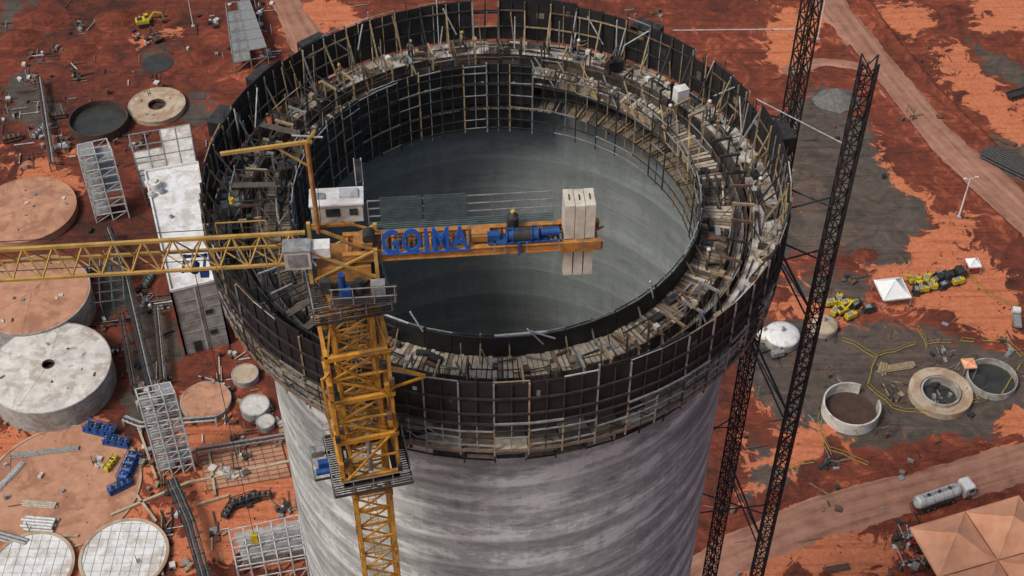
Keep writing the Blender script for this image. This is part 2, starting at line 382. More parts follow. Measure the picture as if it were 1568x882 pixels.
def ringbeams(mb,r,z,w,m,n,h=None,a0=0,a1=2*math.pi,skip=0.0,dz=0):
    for i in range(n):
        if rnd()<skip: continue
        b0=a0+(a1-a0)*i/n; b1=a0+(a1-a0)*(i+1)/n
        mb.beam(P(r,b0,z+ru(-dz,dz)),P(r,b1,z+ru(-dz,dz)),w,m if isinstance(m,str) else random.choice(m),h)
N=60
seg=2*math.pi/N
mb=MB(); sc=MB()
for i in range(N):
    a=seg*i; b=a+seg; am=(a+b)/2; deg=math.degrees(am)%360
    top=129.45+ru(-.06,.06)
    if (i//3)%4==0: top+=0.3
    if 88<deg<98: top=127.2
    if 70<deg<88 and i%2: top+=.3
    if 20<deg<60 and i%3==0: top-=.7
    p=P(18.62,am,(126.1+top)/2)
    mb.box(p,(0.07,18.62*seg-0.03,top-126.1),'black',rz=am)
    if rnd()<.3: mb.box(P(18.57,am+ru(-.03,.03),ru(127,128.8)),(0.03,ru(.3,.8),ru(.3,.8)),random.choice(['dsteel','wood3','wood2','gsteel']),rz=am)
    if rnd()<.25: mb.box(P(18.68,am+ru(-.03,.03),ru(127.4,128.8)),(0.03,ru(.15,.5),ru(.2,.5)),random.choice(['lsteel','wood3','gsteel']),rz=am)
    for q in(a,a+seg*.5):
        st=random.choice(['dsteel','gsteel','gsteel','dsteel','tan'])
        zt=129.5+(ru(0.3,.8) if rnd()<0.16 else 0)
        sc.beam(P(18.75,q,125.9 if q==a else 126.2),P(18.75,q,zt),0.10 if q==a else .07,st if q==a else 'dsteel')
    m=random.choice(['gsteel','tan','dsteel','tan','tan','dsteel'])
    sc.beam(P(18.5,a,128.9+ru(-.2,.3)),P(17.2+ru(-.2,.3),a+ru(-.01,.01),126.05),0.10,m)
    if rnd()<.6: sc.beam(P(18.5,a,127.3),P(17.4,a,126.05),0.08,m)
    sc.beam(P(18.52,a,126.05),P(18.52,a,129.45),0.10,random.choice(['tan','tan','dsteel','gsteel','rust']))
    sc.beam(P(18.53,am,126.05),P(18.53,am,129.4),0.07,random.choice(['tan','dsteel','dsteel','gsteel']))
ringbeams(sc,18.82,127.0,0.10,'dsteel',N,0.14); ringbeams(sc,18.82,128.3,0.10,'dsteel',N,0.14)
ringbeams(sc,18.85,126.2,0.09,['gsteel','dsteel','dsteel'],N,0.12)
ringbeams(sc,18.5,128.7,0.07,['dsteel','tan','rust'],N,0.1,skip=.2); ringbeams(sc,18.5,127.3,0.07,['dsteel','tan'],N,0.1,skip=.3)
ringbeams(sc,18.68,129.6,0.06,['gsteel','dsteel','lsteel','tan'],N,0.06,skip=.45,dz=0.04)
# loose uprights and struts leaning on the far rim
for k in range(46):
    a=D(ru(8,170)); r=ru(16.9,18.4); m=random.choice(['tan','tan','gsteel','dsteel','lsteel'])
    sc.tube(P(r,a,126.0),P(r+ru(-.3,.5),a+ru(-.035,.035),126+ru(1.8,4.1)),ru(.035,.055),m,n=6)
mb.build('parapet_screen',silo); sc.build('parapet_soldiers_and_rakers',silo)

# decks
mb=MB()
mb.sector(CX,CY,16.6,18.58,125.7,125.9,0,2*math.pi,132,'wood3')
mb.sector(CX,CY,13.35,15.5,125.7,125.9,0,2*math.pi,132,'wood3')
nb=78
for i in range(nb):
    a=2*math.pi*(i+.5)/nb; deg=math.degrees(a)%360
    w=17.7*2*math.pi/nb
    right=(deg<75 or deg>295)
    for (ra,rb) in ((16.75,17.6),(17.63,18.5)):
        if rnd()<0.08: continue
        m='plate' if rnd()<(0.9 if right or 75<deg<120 else 0.3) else random.choice(['wood2','wood3','wood1'])
        mb.box(P((ra+rb)/2,a,125.93+ru(0,.03)),(rb-ra,w*0.95,0.05),m,rz=a+ru(-.012,.012))
nb=300
for i in range(nb):
    a=2*math.pi*i/nb; deg=math.degrees(a)%360
    if rnd()<0.04: continue
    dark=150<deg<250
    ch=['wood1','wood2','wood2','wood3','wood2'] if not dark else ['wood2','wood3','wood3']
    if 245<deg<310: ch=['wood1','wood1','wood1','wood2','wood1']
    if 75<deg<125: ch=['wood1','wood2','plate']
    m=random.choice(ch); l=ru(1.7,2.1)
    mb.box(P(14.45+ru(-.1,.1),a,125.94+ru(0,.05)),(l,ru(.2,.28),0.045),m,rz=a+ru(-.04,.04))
mb.build('working_deck',silo)
mb=MB()
for i in range(N):
    a=seg*(i+.5)
    mb.box(P(15.5,a,124.9),(0.05,1.5,2.9+ru(-.1,.1)),'dsteel' if rnd()<.4 else 'wood3',rz=a)
    mb.box(P(16.3,a,124.9),(0.05,1.6,2.9+ru(-.1,.1)),'dsteel' if rnd()<.5 else 'wood3',rz=a)
    for k in range(5):
        aa=a+ru(-.05,.05); r=ru(15.75,16.1); mb.tube(P(r,aa,125.3),P(r+ru(-.1,.1),aa+ru(-.01,.01),126.2+ru(.2,1.0)),0.02,'rust',n=4,cap=False)
for i in range(N):
    a=seg*i+ru(-.006,.006)
    m=random.choice(['tan','gsteel','dsteel','rust','dsteel','tan'])
    h=ru(1.2,1.8)
    mb.beam(P(15.35,a,125.9),P(15.35,a,126+h),0.13,m); mb.beam(P(16.5,a,125.9),P(16.5,a,126+h),0.13,m)
    mb.beam(P(15.2,a,126+h-.1),P(16.65,a,126+h-.1),0.12,m,0.18)
    if rnd()<.55: mb.beam(P(15.35,a,126+h*.9),P(14.6,a+ru(-.02,.02),126.0),0.07,random.choice(['gsteel','tan','dsteel']))
    if rnd()<.55: mb.beam(P(16.5,a,126+h*.9),P(17.3,a+ru(-.02,.02),126.0),0.07,random.choice(['gsteel','tan','dsteel']))
    if rnd()<.35: mb.box(P(15.95,a,126+h+.1),(0.35,0.3,0.3),random.choice(['offw','tan','dsteel','rust']),rz=a)
ringbeams(mb,15.3,126.8,0.06,['dsteel','rust','gsteel'],N,skip=.35,dz=.06); ringbeams(mb,16.55,126.8,0.06,['dsteel','gsteel','tan'],N,skip=.35,dz=.06)
mb.build('wall_forms_and_yokes',silo)
mb=MB(); NI=50
for i in range(NI):
    a=2*math.pi*i/NI; b=2*math.pi*(i+1)/NI; am=(a+b)/2; deg=math.degrees(am)%360
    w=13.4*2*math.pi/NI
    openpart= 5<deg<80
    backleft= 82<deg<205
    if not openpart:
        mb.box(P(13.42,am,126.75),(0.06,w-.03,1.55+ru(-.03,.06)),'black',rz=am)
    else:
        mb.box(P(13.5,am,126.15),(0.05,w-.05,0.5),random.choice(['tan','wood2','black','wood3']),rz=am)
    if backleft:
        mb.box(P(13.55,am,124.9),(0.05,w-.03,1.95),'black',rz=am)
        mb.box(P(13.6,am,122.6),(0.05,w-.05,2.2),'black',rz=am)
    elif not openpart:
        mb.box(P(13.55,am,124.7),(0.05,w-.03,2.2),'black' if rnd()<.85 else 'wood3',rz=am)
    for q in (a,am):
        st=random.choice(['gsteel','dsteel','gsteel','tan']) if not openpart else random.choice(['tan','dsteel','gsteel','tan','dsteel'])
        bot=121.5+ru(-.2,.4)
        mb.beam(P(13.3,q,bot),P(13.3,q,127.6+ru(-.1,.3)),0.10 if q==a else .06,st)
    if rnd()<.6: mb.beam(P(13.3,a,127.2),P(13.9+ru(0,.5),a,126.0),0.08,random.choice(['gsteel','tan']))
    if openpart:
        mb.beam(P(13.25,a,126.0),P(13.9,b,128.0+ru(-.3,.3)),0.07,random.choice(['tan','jib','gsteel']))
        mb.beam(P(13.3,a,123.6),P(15.4,a,123.6),0.09,'tan'); mb.beam(P(15.3,a,bot),P(15.3,a,126),0.09,random.choice(['dsteel','tan','gsteel']))
        if rnd()<.5: mb.beam(P(15.3,a,124),P(13.4,a,126),0.07,'tan')
for z in (127.5,126.9): ringbeams(mb,13.25,z,0.07,['dsteel','gsteel','dsteel','gsteel'],NI,skip=.05,dz=.03)
for z in (126.0,124.9,123.8,122.7,121.9): ringbeams(mb,13.26,z,0.06,['dsteel','gsteel','dsteel'],NI,skip=.04,dz=.03)
for i in range(NI*3):
    a=2*math.pi*i/(NI*3)
    if rnd()<.1: continue
    mb.box(P(14.4,a,123.45),(1.9,0.5,0.05),random.choice(['wood3','wood2','wood2']),rz=a)
mb.build('inner_formwork',silo)
# outside lower scaffold
mb=MB()
for i in range(N):
    a=seg*i; b=a+seg; am=(a+b)/2; deg=math.degrees(am)%360
    mb.box(P(16.40,am,123.4),(0.08,16.4*seg-.03,4.6+ru(-.1,.1)),'black' if rnd()<.85 else 'dsteel',rz=am)
    m=random.choice(['dsteel','dsteel','dsteel','gsteel'])
    mb.beam(P(18.85,a,125.85),P(16.5,a,125.85),0.11,m,0.16)
    mb.beam(P(18.6,a,125.8),P(17.0,a,123.7),0.10,m)
    mb.beam(P(18.80,a,125.9),P(18.70,a,123.2),0.10,random.choice(['dsteel','gsteel','gsteel','tan']))
    mb.beam(P(18.80,am,125.9),P(18.70,am,123.5),0.06,random.choice(['dsteel','gsteel','dsteel']))
    mb.beam(P(18.75,a,123.5),P(16.5,a,123.5),0.10,m,0.14)
    bot=120.7+ru(-.3,.25)
    mb.beam(P(17.8,a,123.5),P(17.4,a,bot+.3),0.11,random.choice(['dsteel','dsteel','gsteel']))
    mb.beam(P(17.5,a,121.2),P(16.5,a,121.2),0.10,'dsteel')
    mb.beam(P(18.5,a,123.4),P(16.7,a,121.4),0.09,'dsteel')
    mb.beam(P(16.62,a,125.7),P(16.58,a,120.3+ru(-.15,.15)),0.22,'dsteel',.14)
    mb.beam(P(16.6,am,125.7),P(16.6,am,120.95+ru(-.1,.1)),0.12,'dsteel')
    if rnd()<.35: mb.beam(P(18.8,a,125.5),P(18.72,b,123.8),0.05,random.choice(['dsteel','gsteel']))
    pal=['wood1','wood1','plate','wood2','tan'] if (175<deg<240 or 300<deg<360) else ['plate','wood2','wood2','wood3','wood1','wood2']
    if rnd()<.94:
        mb.box(P(17.15,am,123.62),(1.1,1.72,0.05),random.choice(pal),rz=am)
        mb.box(P(18.22,am,123.63),(0.95,1.85,0.05),random.choice(pal),rz=am)
    if rnd()<.85: mb.box(P(17.0,am,121.3),(0.8,1.6,0.04),random.choice(['wood3','wood2','wood2','wood1']),rz=am)
for r,z in((18.76,124.2),(18.80,124.9),(18.82,125.5),(17.6,122.0),(17.65,122.7),(17.5,121.3),(16.6,124.8),(16.6,122.4),(16.6,121.5)):
    ringbeams(mb,r,z,0.075,['dsteel','dsteel','gsteel','dsteel','gsteel'],N,0.09,skip=.05,dz=.03)
mb.sector(CX,CY,18.70,18.76,123.55,123.80,0,2*math.pi,60,'wood2')
mb.build('outer_hanging_scaffold',silo)
mb=MB()
for deg in (133,56,163,12,148):
    a=D(deg); c=P(19.3,a,129.0)
    mb.box(c,(1.3,2.0,0.08),'dsteel',rz=a)
    for s in(-1,1):
        mb.box(P(19.3,a+s*0.052,128.4),(1.3,0.05,1.2),'black',rz=a)
    mb.box(P(19.93,a,128.4),(0.05,1.95,1.2),'black',rz=a)
    mb.beam(P(19.9,a,127.8),P(18.8,a,126.2),.1,'dsteel')
mb.build('cantilever_platforms',silo)
mb=MB()
for i in range(330):
    a=rnd()*2*math.pi; r=random.choice([ru(13.7,15.2),ru(16.8,18.3),ru(16.8,18.3)])
    m=random.choice(['tan','wood1','gsteel','dsteel','rust','dsteel','dsteel','wood3','wood2','black'])
    k=rnd()
    if k<.5:
        l=ru(.8,3.0); t=rnd()*math.pi; p=P(r,a,126.08+ru(0,.12)); 
        if l>1.6 or rnd()<.5: t=a+math.pi/2+ru(-.2,.2)
        d=Vector((math.cos(t),math.sin(t),0.02))
        mb.beam(p-d*l/2,p+d*l/2,ru(.05,.14),m)
    elif k<.8:
        mb.box(P(r,a,126.15),(ru(.2,.7),ru(.2,.9),ru(.12,.4)),m,rz=a+ru(-.3,.3))
    else:
        p=P(r,a,126); q=P(r+ru(-.4,.4),a+ru(-.03,.03),126+ru(.8,2.0)); mb.tube(p,q,.035,m,n=5)
for deg,r,l,t in((126,18.6,2.6,.9),(124,18.3,2.2,1.3),(60,18.2,2.8,.8),(65,18.2,2.4,1.0),(38,18.4,3.0,1.3),(34,18.4,2.6,.8),(100,18,2.5,1.2),(285,13.6,2.0,.6),(282,13.6,1.8,1.0),(252,13.6,1.6,1.1),(160,17.5,2.8,1.2),(20,17.8,2.8,1.2),(315,13.5,1.8,1.3)):
    a=D(deg); p=P(r,a,126.8+ru(0,1)); tt=a+math.pi/2*random.choice([-1,1])
    d=Vector((math.cos(tt)*math.cos(t),math.sin(tt)*math.cos(t),math.sin(t)))
    mb.tube(p,p+d*l,.055,'lsteel',n=6)
mb.beam(P(13.5,D(270),127.75),P(13.5,D(283),127.75),.12,'lsteel'); mb.beam(P(13.5,D(238),127.75),P(13.5,D(248),127.8),.08,'lsteel')
for deg in (300,322,345):
    for k in range(3): a=D(deg+k*1.1); mb.beam(P(13.8,a,126.2+.05*k),P(15.1,a+ru(-.05,.05),126.3),.13,random.choice(['wood1','rust','tan']))
mb.box(P(16.3,D(38),127.4),(0.9,0.7,1.1),'white',rz=.4); mb.box(P(16.9,D(60),126.6),(1.1,.8,.9),'black',rz=.3)
mb.box(P(17.3,D(183),126.5),(1.2,.8,.8),'gsteel',rz=.3); mb.box(P(14.3,D(168),126.5),(1.4,1,.8),'dsteel',rz=.2)
mb.build('deck_materials',silo)
mb=MB()
for i in range(20):
    a=D(138+i*5.4); b=D(138+(i+1)*5.4)
    for r in(14.2,17.2):
        m=random.choice(['dsteel','gsteel','dsteel','tan','dsteel'])
        mb.beam(P(r,a,126),P(r,a,128.1+ru(-.3,.3)),.08,m)
        mb.beam(P(r,a,127.9),P(r,b,127.9),.07,m)
        if rnd()<.5: mb.beam(P(r,a,126.2),P(r,b,127.8),.06,m)
    if rnd()<.7: mb.beam(P(14.2,a,127.9),P(17.2,a,127.9),.07,'dsteel')
    if rnd()<.3: mb.box(P(15.7,a,127.95),(2.8,.5,.05),'wood3',rz=a)
mb.build('deck_scaffold_frames',silo)

# ================= TOWER CRANE =================
crane=empty('tower_crane')
TX,TY=-8.2,49.2; yaw=D(14)
def L(x,y,z): 
    return Vector((TX+x*math.cos(yaw)-y*math.sin(yaw),TY+x*math.sin(yaw)+y*math.cos(yaw),z))
def lattice(mb,F,h,z0,z1,step_,ch,br,m,ms=None,alt=True):
    n=int(round((z1-z0)/step_)); cs=[(-h,-h),(h,-h),(h,h),(-h,h)]
    for c in cs: mb.beam(F(c[0],c[1],z0),F(c[0],c[1],z1),ch,m)
    for k in range(n):
        a=z0+(z1-z0)*k/n; b=z0+(z1-z0)*(k+1)/n
        for j in range(4):
            c=cs[j]; d=cs[(j+1)%4]
            mb.beam(F(c[0],c[1],a),F(d[0],d[1],a),br,m)
            if (k+j)%2 or not alt: mb.beam(F(c[0],c[1],a),F(d[0],d[1],b),br,m)
            if (k+j)%2==0 or not alt: mb.beam(F(d[0],d[1],a),F(c[0],c[1],b),br,m)
mb=MB(); lattice(mb,L,1.0,0,138.2,1.45,.18,.09,'orange')
mb.box(L(0,0,.0),(6,6,1.2),'conc',rz=yaw)
for k in range(460):
    z=.5+k*.3; mb.beam(L(-.2,.5,z),L(.25,.5,z),.03,'jib')
mb.beam(L(-.2,.5,.3),L(-.2,.5,138),.04,'jib'); mb.beam(L(.25,.5,.3),L(.25,.5,138),.04,'jib')
for z in np.arange(6,138,5.8):
    for s in(-1,1): 
        for t in(-1,1): mb.box(L(s,t,z),(.28,.28,.4),'orange',rz=yaw)
mb.build('mast',crane)
mb=MB(); lattice(mb,L,1.55,124.4,134.6,1.7,.17,.10,'orange')
for z in(124.6,127.9,131.2,134.6):
    for s in(-1,1):
        mb.beam(L(-1.7,s*1.62,z),L(1.7,s*1.62,z),.2,'orange',.28); mb.beam(L(s*1.62,-1.7,z),L(s*1.62,1.7,z),.2,'orange',.28)
for i in range(26):
    x,y=random.choice([-1.6,1.6,1.3,-1.3]),random.choice([-1.7,-1.5,1.5]); z=ru(124.8,134)
    mb.box(L(x,y,z),(.25,.25,.45),random.choice(['orange','dsteel','rust','orange']),rz=yaw)
mb.beam(L(-1.2,-1.75,134.4),L(1.3,-1.75,131.3),.1,'orange'); mb.beam(L(1.2,-1.75,127.9),L(-1.3,-1.75,124.8),.1,'orange')
for s in(-1,1): mb.beam(L(s*1.55,-1.55,134.6),L(s*1.0,-1.0,137.5),.1,'orange'); mb.beam(L(s*1.55,1.55,134.6),L(s*1.0,1.0,137.5),.1,'orange')
mb.tube(L(0,-1.5,125),L(0,-1.5,128),.14,'gsteel'); 
mb.beam(L(1.6,-1.6,133.2),L(3.4,-1.2,131.6),.14,'orange'); mb.beam(L(1.6,-1.6,131.6),L(3.4,-1.2,131.5),.12,'orange')
mb.beam(L(-1.6,-1.6,133.6),L(-2.0,-2.1,133.6),.14,'orange'); mb.beam(L(-2.0,-2.1,133.8),L(-1.9,-2.0,129.0),.12,'orange')
mb.build('climbing_frame',crane)
def platform(mb,F,hx,hy,z,m,rail='gsteel',hole=1.1,rh=1.05,rz=yaw):
    n=int(2*hy/.16)
    for k in range(n+1):
        y=-hy+2*hy*k/n
        if abs(y)<hole:
            mb.beam(F(-hx,y,z),F(-hole,y,z),.07,m,.04); mb.beam(F(hole,y,z),F(hx,y,z),.07,m,.04)
        else: mb.beam(F(-hx,y,z),F(hx,y,z),.07,m,.04)
    cs=[(-hx,-hy),(hx,-hy),(hx,hy),(-hx,hy)]
    for j in range(4):
        c=Vector(cs[j]);d=Vector(cs[(j+1)%4]);n=max(2,int((d-c).length/1.0))
        mb.beam(F(c.x,c.y,z-.06),F(d.x,d.y,z-.06),.12,m)
        for k in range(n):
            p=c.lerp(d,k/n); mb.beam(F(p.x,p.y,z),F(p.x,p.y,z+rh),.04,rail)
        for zz in(.5,rh): mb.beam(F(c.x,c.y,z+zz),F(d.x,d.y,z+zz),.04,rail)
mb=MB(); platform(mb,L,2.2,2.2,124.1,'dsteel','gsteel',1.6); platform(mb,L,1.9,1.9,137.6,'dsteel','gsteel')
mb.build('service_platforms',crane)
mb=MB()
tp=[P(16.5,D(-128),123.3),P(16.5,D(-95),123.3)]
for s,q in((-1,tp[0]),(1,tp[1])):
    mb.beam(L(s*1.3,1.3,123.8),q,.28,'dsteel'); mb.beam(L(-s*1.3,1.3,123.8),q,.18,'gsteel')
for s in(-1,1): mb.beam(L(-1.6,s*1.4,123.8),L(1.6,s*1.4,123.8),.3,'dsteel'); mb.beam(L(s*1.4,-1.6,123.8),L(s*1.4,1.6,123.8),.3,'dsteel')
for zt in (96,62,30):
    for s,dg in((-1,-128),(1,-95)): mb.beam(L(s*1.1,1.1,zt),P(16.2,D(dg),zt),.25,'dsteel')
mb.tube(L(-3.0,-.6,124.5),L(-2.2,-.6,124.5),.2,'blue',n=12); mb.box(L(-2.5,-.3,124.8),(.6,.35,.4),'blue',rz=yaw); mb.box(L(-2.7,.8,124.6),(.7,.5,.5),'gsteel',rz=yaw)
for q in((-3.1,-.9),(-3.1,.9)): mb.beam(L(-2.0,q[1],124.2),L(q[0],q[1],124.2),.1,'dsteel'); mb.beam(L(q[0],q[1],124.2),L(q[0],q[1],125.2),.05,'gsteel')
mb.beam(L(-3.1,.9,125.2),L(-3.1,-.9,125.2),.05,'gsteel'); mb.beam(L(-3.1,.9,124.2),L(-3.1,-.9,124.2),.08,'dsteel')
mb.build('tie_collar',crane)
jd=math.atan2(1.0,12.0)
def J(s,t,z):
    return Vector((TX+s*math.cos(jd)-t*math.sin(jd),TY+s*math.sin(jd)+t*math.cos(jd),z))
mb=MB()
mb.tube(J(0,0,138.0),J(0,0,138.9),1.25,'orange2',n=28); mb.tube(J(0,0,138.9),J(0,0,139.15),1.45,'dsteel',n=28)
mb.box(J(0,0,139.6),(2.6,1.8,.9),'orange2',rz=jd)
for s in(-1,1): mb.beam(J(-1.6,s*.9,139.2),J(-1.6,s*.9,141.5),.18,'jib'); mb.beam(J(1.6,s*.9,139.2),J(1.6,s*.9,141.2),.18,'jib'); mb.beam(J(-1.6,s*.9,141.3),J(1.6,s*.9,139.3),.13,'jib'); mb.beam(J(-1.6,s*.9,139.3),J(1.6,s*.9,141.1),.1,'jib')
for k in range(9): mb.beam(J(-.7,-1.1-k*.15,138.9),J(2.5,-1.1-k*.15,138.9),.07,'dsteel',.05)
for x in(-.6,.4,1.4,2.4): mb.beam(J(x,-2.3,138.9),J(x,-2.3,140),.045,'gsteel')
for z in(139.4,140): mb.beam(J(-.7,-2.3,z),J(2.5,-2.3,z),.045,'gsteel')
mb.tube(J(-.1,-1.7,139),J(-.1,-1.7,140.4),.18,'blue'); mb.box(J(.1,-1.8,139.3),(.4,.4,.6),'blue',rz=jd); mb.tube(J(.7,-1.6,139),J(.7,-1.6,139.9),.2,'dsteel')
mb.box(J(1.6,-1.6,139.3),(.7,.5,.7),'gsteel',rz=jd); mb.box(J(-.9,-1.5,139.5),(.5,.4,.8),'dsteel',rz=jd)
mb.box(J(-2.1,-.8,141.0),(1.25,.8,1.2),'offw',rz=jd); mb.box(J(-2.1,-.8,141.62),(1.35,.9,.05),'gsteel',rz=jd)
mb.box(J(-1.0,-.6,141.15),(.9,.7,.6),'white',rz=jd); mb.box(J(-2.1,-1.22,141.0),(.9,.03,.8),'gsteel',rz=jd)
mb.build('slewing_unit',crane)
mb=MB(); zq=-.3
mb.box(J(-.2,2.1,141.7+zq),(2.5,1.15,1.1),'offw',rz=jd); mb.box(J(-.2,2.1,142.3+zq),(2.65,1.3,.1),'white',rz=jd)
mb.box(J(-.4,1.51,141.8+zq),(.7,.03,.5),'glass',rz=jd); mb.box(J(.6,1.51,141.8+zq),(.4,.03,.4),'glass',rz=jd); mb.box(J(.4,2.2,142.42+zq),(.9,.6,.16),'lsteel',rz=jd); mb.box(J(-1.0,2.1,142.4+zq),(.5,.4,.1),'gsteel',rz=jd)
mb.box(J(.95,2.9,142.9),(.3,.1,1.4),'glass',rz=jd); mb.beam(J(.78,2.9,142.0),J(.78,2.9,143.7),.05,'lsteel'); mb.beam(J(1.12,2.9,142.0),J(1.12,2.9,143.7),.05,'lsteel')
mb.beam(J(-1.5,1.2,141),J(.6,1.2,141),.15,'orange2')
mb.build('operator_cabin',crane)
mb=MB(); CL=12.6; zc=140.55
for t in(-.7,.7): mb.beam(J(0,t,zc),J(CL,t,zc),.14,'orange2',.42); mb.beam(J(0,t,zc+.23),J(CL,t,zc+.23),.26,'orange2',.05); mb.beam(J(0,t,zc-.23),J(CL,t,zc-.23),.26,'orange2',.05)
for k in range(14): mb.beam(J(k*CL/13.5+.2,-.65,zc),J(k*CL/13.5+.2,.65,zc),.12,'orange2',.2)
for k in range(7): mb.beam(J(k*1.8+.2,-.6,zc-.1),J(k*1.8+2.0,.6,zc-.1),.08,'orange2')
for k in range(40): mb.beam(J(.6+k*.26,-.55,zc+.14),J(.6+k*.26,.55,zc+.14),.10,'rust' if k%7 else 'orange2',.03)
for k in range(5): mb.beam(J(1.3,.95+k*.14,zc+.15),J(10.4,.95+k*.14,zc+.15),.06,'net',.04)
for t,lo,hi in((-1.1,7.3,10.4),(1.55,1.3,10.4),):
    n=int((hi-lo)/1.3)
    for k in range(n+1): mb.beam(J(lo+(hi-lo)*k/n,t,zc),J(lo+(hi-lo)*k/n,t,zc+1.55 if t>0 else zc+.7),.045,'gsteel')
    if t>0:
        for z in(.55,1.05,1.55): mb.beam(J(lo,t,zc+z),J(hi,t,zc+z),.05,'gsteel')
mb.beam(J(0,-.7,zc+1.1),J(1.8,-.7,zc+.3),.1,'orange2'); mb.beam(J(0,.7,zc+1.1),J(1.8,.7,zc+.3),.1,'orange2')
mb.box(J(1.0,0,zc+.35),(.9,.7,.28),'orange2',rz=jd); mb.box(J(6.7,0,zc+.42),(.9,.8,.35),'orange2',rz=jd)
mb.tube(J(1.3,-.3,zc+.7),J(1.3,.3,zc+.7),.3,'dsteel',n=14)
mb.beam(J(1.3,0,zc+.55),J(8.0,-.3,zc+.6),.03,'dsteel')
mb.build('counter_jib',crane)
mb=MB()
def screen(s0,s1,t,z0,z1):
    n=int((s1-s0)/.1)
    for k in range(n+1): mb.beam(J(s0+(s1-s0)*k/n,t,z0),J(s0+(s1-s0)*k/n,t,z1),.028,'net')
    n=int((z1-z0)/.1)
    for k in range(n+1):
        z=z0+(z1-z0)*k/n; mb.beam(J(s0,t,z),J(s1,t,z),.028,'net')
screen(1.9,3.9,1.5,zc+.2,zc+1.75); screen(4.05,6.1,1.5,zc+.2,zc+1.75)
mb.build('walkway_mesh_screens',crane)
cu=bpy.data.curves.new('letters','FONT'); cu.body='GOIMA'; cu.size=1.8; cu.extrude=.03; cu.offset=.03; cu.space_character=1.1
to=bpy.data.objects.new('tmp_letters',cu); scene.collection.objects.link(to)
dg=bpy.context.evaluated_depsgraph_get(); dg.update()
tme=bpy.data.meshes.new_from_object(to.evaluated_get(dg)); bpy.data.objects.remove(to)
xsv=[v.co.x for v in tme.vertices]; w=max(xsv)-min(xsv); k=4.15/w; ymx=max(v.co.y for v in tme.vertices)
for v in tme.vertices: v.co.x=(v.co.x-min(xsv))*k; v.co.y*=1.5/ymx
tme.materials.clear(); tme.materials.append(M['signblue'])
so=bpy.data.objects.new('sign_letters',tme); scene.collection.objects.link(so); so.parent=crane
so.location=J(1.95,-.85,zc+.28); so.rotation_euler=(D(90),0,jd)
mb=MB()
mb.beam(J(1.9,-.85,zc+.22),J(6.15,-.85,zc+.22),.08,'signblue')
for s in(1.95,6.1): mb.beam(J(s,-.75,zc+.2),J(s,-.75,zc+1.7),.04,'gsteel'); mb.beam(J(s,-.75,zc+1.6),J(s,.0,zc+.2),.04,'gsteel')
mb.build('sign_frame',crane)
mb=MB()
mb.tube(J(7.9,-.4,zc+.6),J(9.4,-.4,zc+.6),.3,'blue',n=18); mb.tube(J(8.2,-.4,zc+.6),J(9.1,-.4,zc+.6),.36,'dsteel',n=18)
for s in(7.9,8.2,9.1,9.4): mb.tube(J(s,-.4,zc+.6),J(s+.05,-.4,zc+.6),.42,'blue',n=20)
mb.box(J(8.7,-.3,zc+.30),(2.4,.6,.1),'blue',rz=jd); mb.tube(J(9.6,-.3,zc+.6),J(10.5,-.3,zc+.6),.22,'blue',n=12); mb.box(J(7.3,-.3,zc+.5),(.6,.35,.35),'blue',rz=jd)
for k in range(5): mb.tube(J(9.7+k*.15,-.3,zc+.6),J(9.74+k*.15,-.3,zc+.6),.26,'blue',n=12)
mb.tube(J(8.3,.5,zc+.3),J(8.3,.5,zc+1.0),.3,'dsteel',n=16); mb.tube(J(8.3,.5,zc+1.0),J(8.3,.5,zc+1.25),.24,'dsteel',.1,n=12); mb.tube(J(8.3,.5,zc+1.2),J(8.3,.5,zc+1.35),.1,'yellow',n=10)
mb.beam(J(7.0,-.75,zc+.4),J(10.6,-.75,zc+.4),.07,'blue'); mb.beam(J(7.9,-.4,zc+1.0),J(9.5,-.4,zc+.8),.08,'blue')
mb.beam(J(8.5,-.9,zc-.3),J(8.5,-.9,zc+.5),.1,'blue'); mb.beam(J(7.9,-.9,zc-.2),J(7.9,-.9,zc+.4),.05,'blue')
mb.build('hoist_winch',crane)
mb=MB()
for k in range(3):
    s=10.95+k*.5; zz=ru(-.04,.04)
    mb.box(J(s,0,141.9+zz),(.47,1.25,2.1),'cw',rz=jd); mb.box(J(s,0,139.35+zz),(.44,1.05,2.1),'cw',rz=jd)
    mb.beam(J(s,-.2,142.98+zz),J(s,.2,142.98+zz),.05,'dsteel')
for t in(-.75,.75): mb.box(J(11.5,t,zc-.02),(2.0,.24,.6),'orange2',rz=jd)
mb.build('counterweights',crane)
mb=MB(); JL=52; n=36; zb=140.3; zt2=141.7; s0=-1.7
for t in(-.65,.65): mb.beam(J(s0,t,zb),J(-JL,t,zb),.14,'jib')
mb.beam(J(s0,0,zt2),J(-JL,0,zt2-.1),.16,'jib')
for k in range(n):
    a=s0-(JL+s0)*k/n; b=s0-(JL+s0)*(k+1)/n; m_=(a+b)/2
    mb.beam(J(a,-.65,zb),J(a,.65,zb),.06,'jib'); mb.beam(J(a,-.65,zb),J(b,.65,zb),.05,'jib')
    for t in(-.65,.65):
        mb.beam(J(a,t,zb),J(m_,0,zt2),.07,'jib'); mb.beam(J(m_,0,zt2),J(b,t,zb),.07,'jib')
mb.beam(J(-2,.3,zt2+.25),J(-JL,.3,zt2+.15),.03,'dsteel'); mb.beam(J(-2,-.2,zb+.15),J(-JL,-.2,zb+.15),.03,'dsteel')
for s in (-3.6,-6): 
    for t in(-.9,.9): mb.beam(J(s,t,zb),J(s,t,zb+1.5),.05,'jib')
mb.beam(J(-3.6,-.9,zb+1.5),J(-6,-.9,zb+1.5),.05,'jib'); mb.beam(J(-3.6,.9,zb+1.5),J(-6,.9,zb+1.5),.05,'jib')
for t in(-.5,.5): mb.beam(J(-7.8,t,zb-.2),J(-6.6,t,zb-.2),.12,'blue'); 
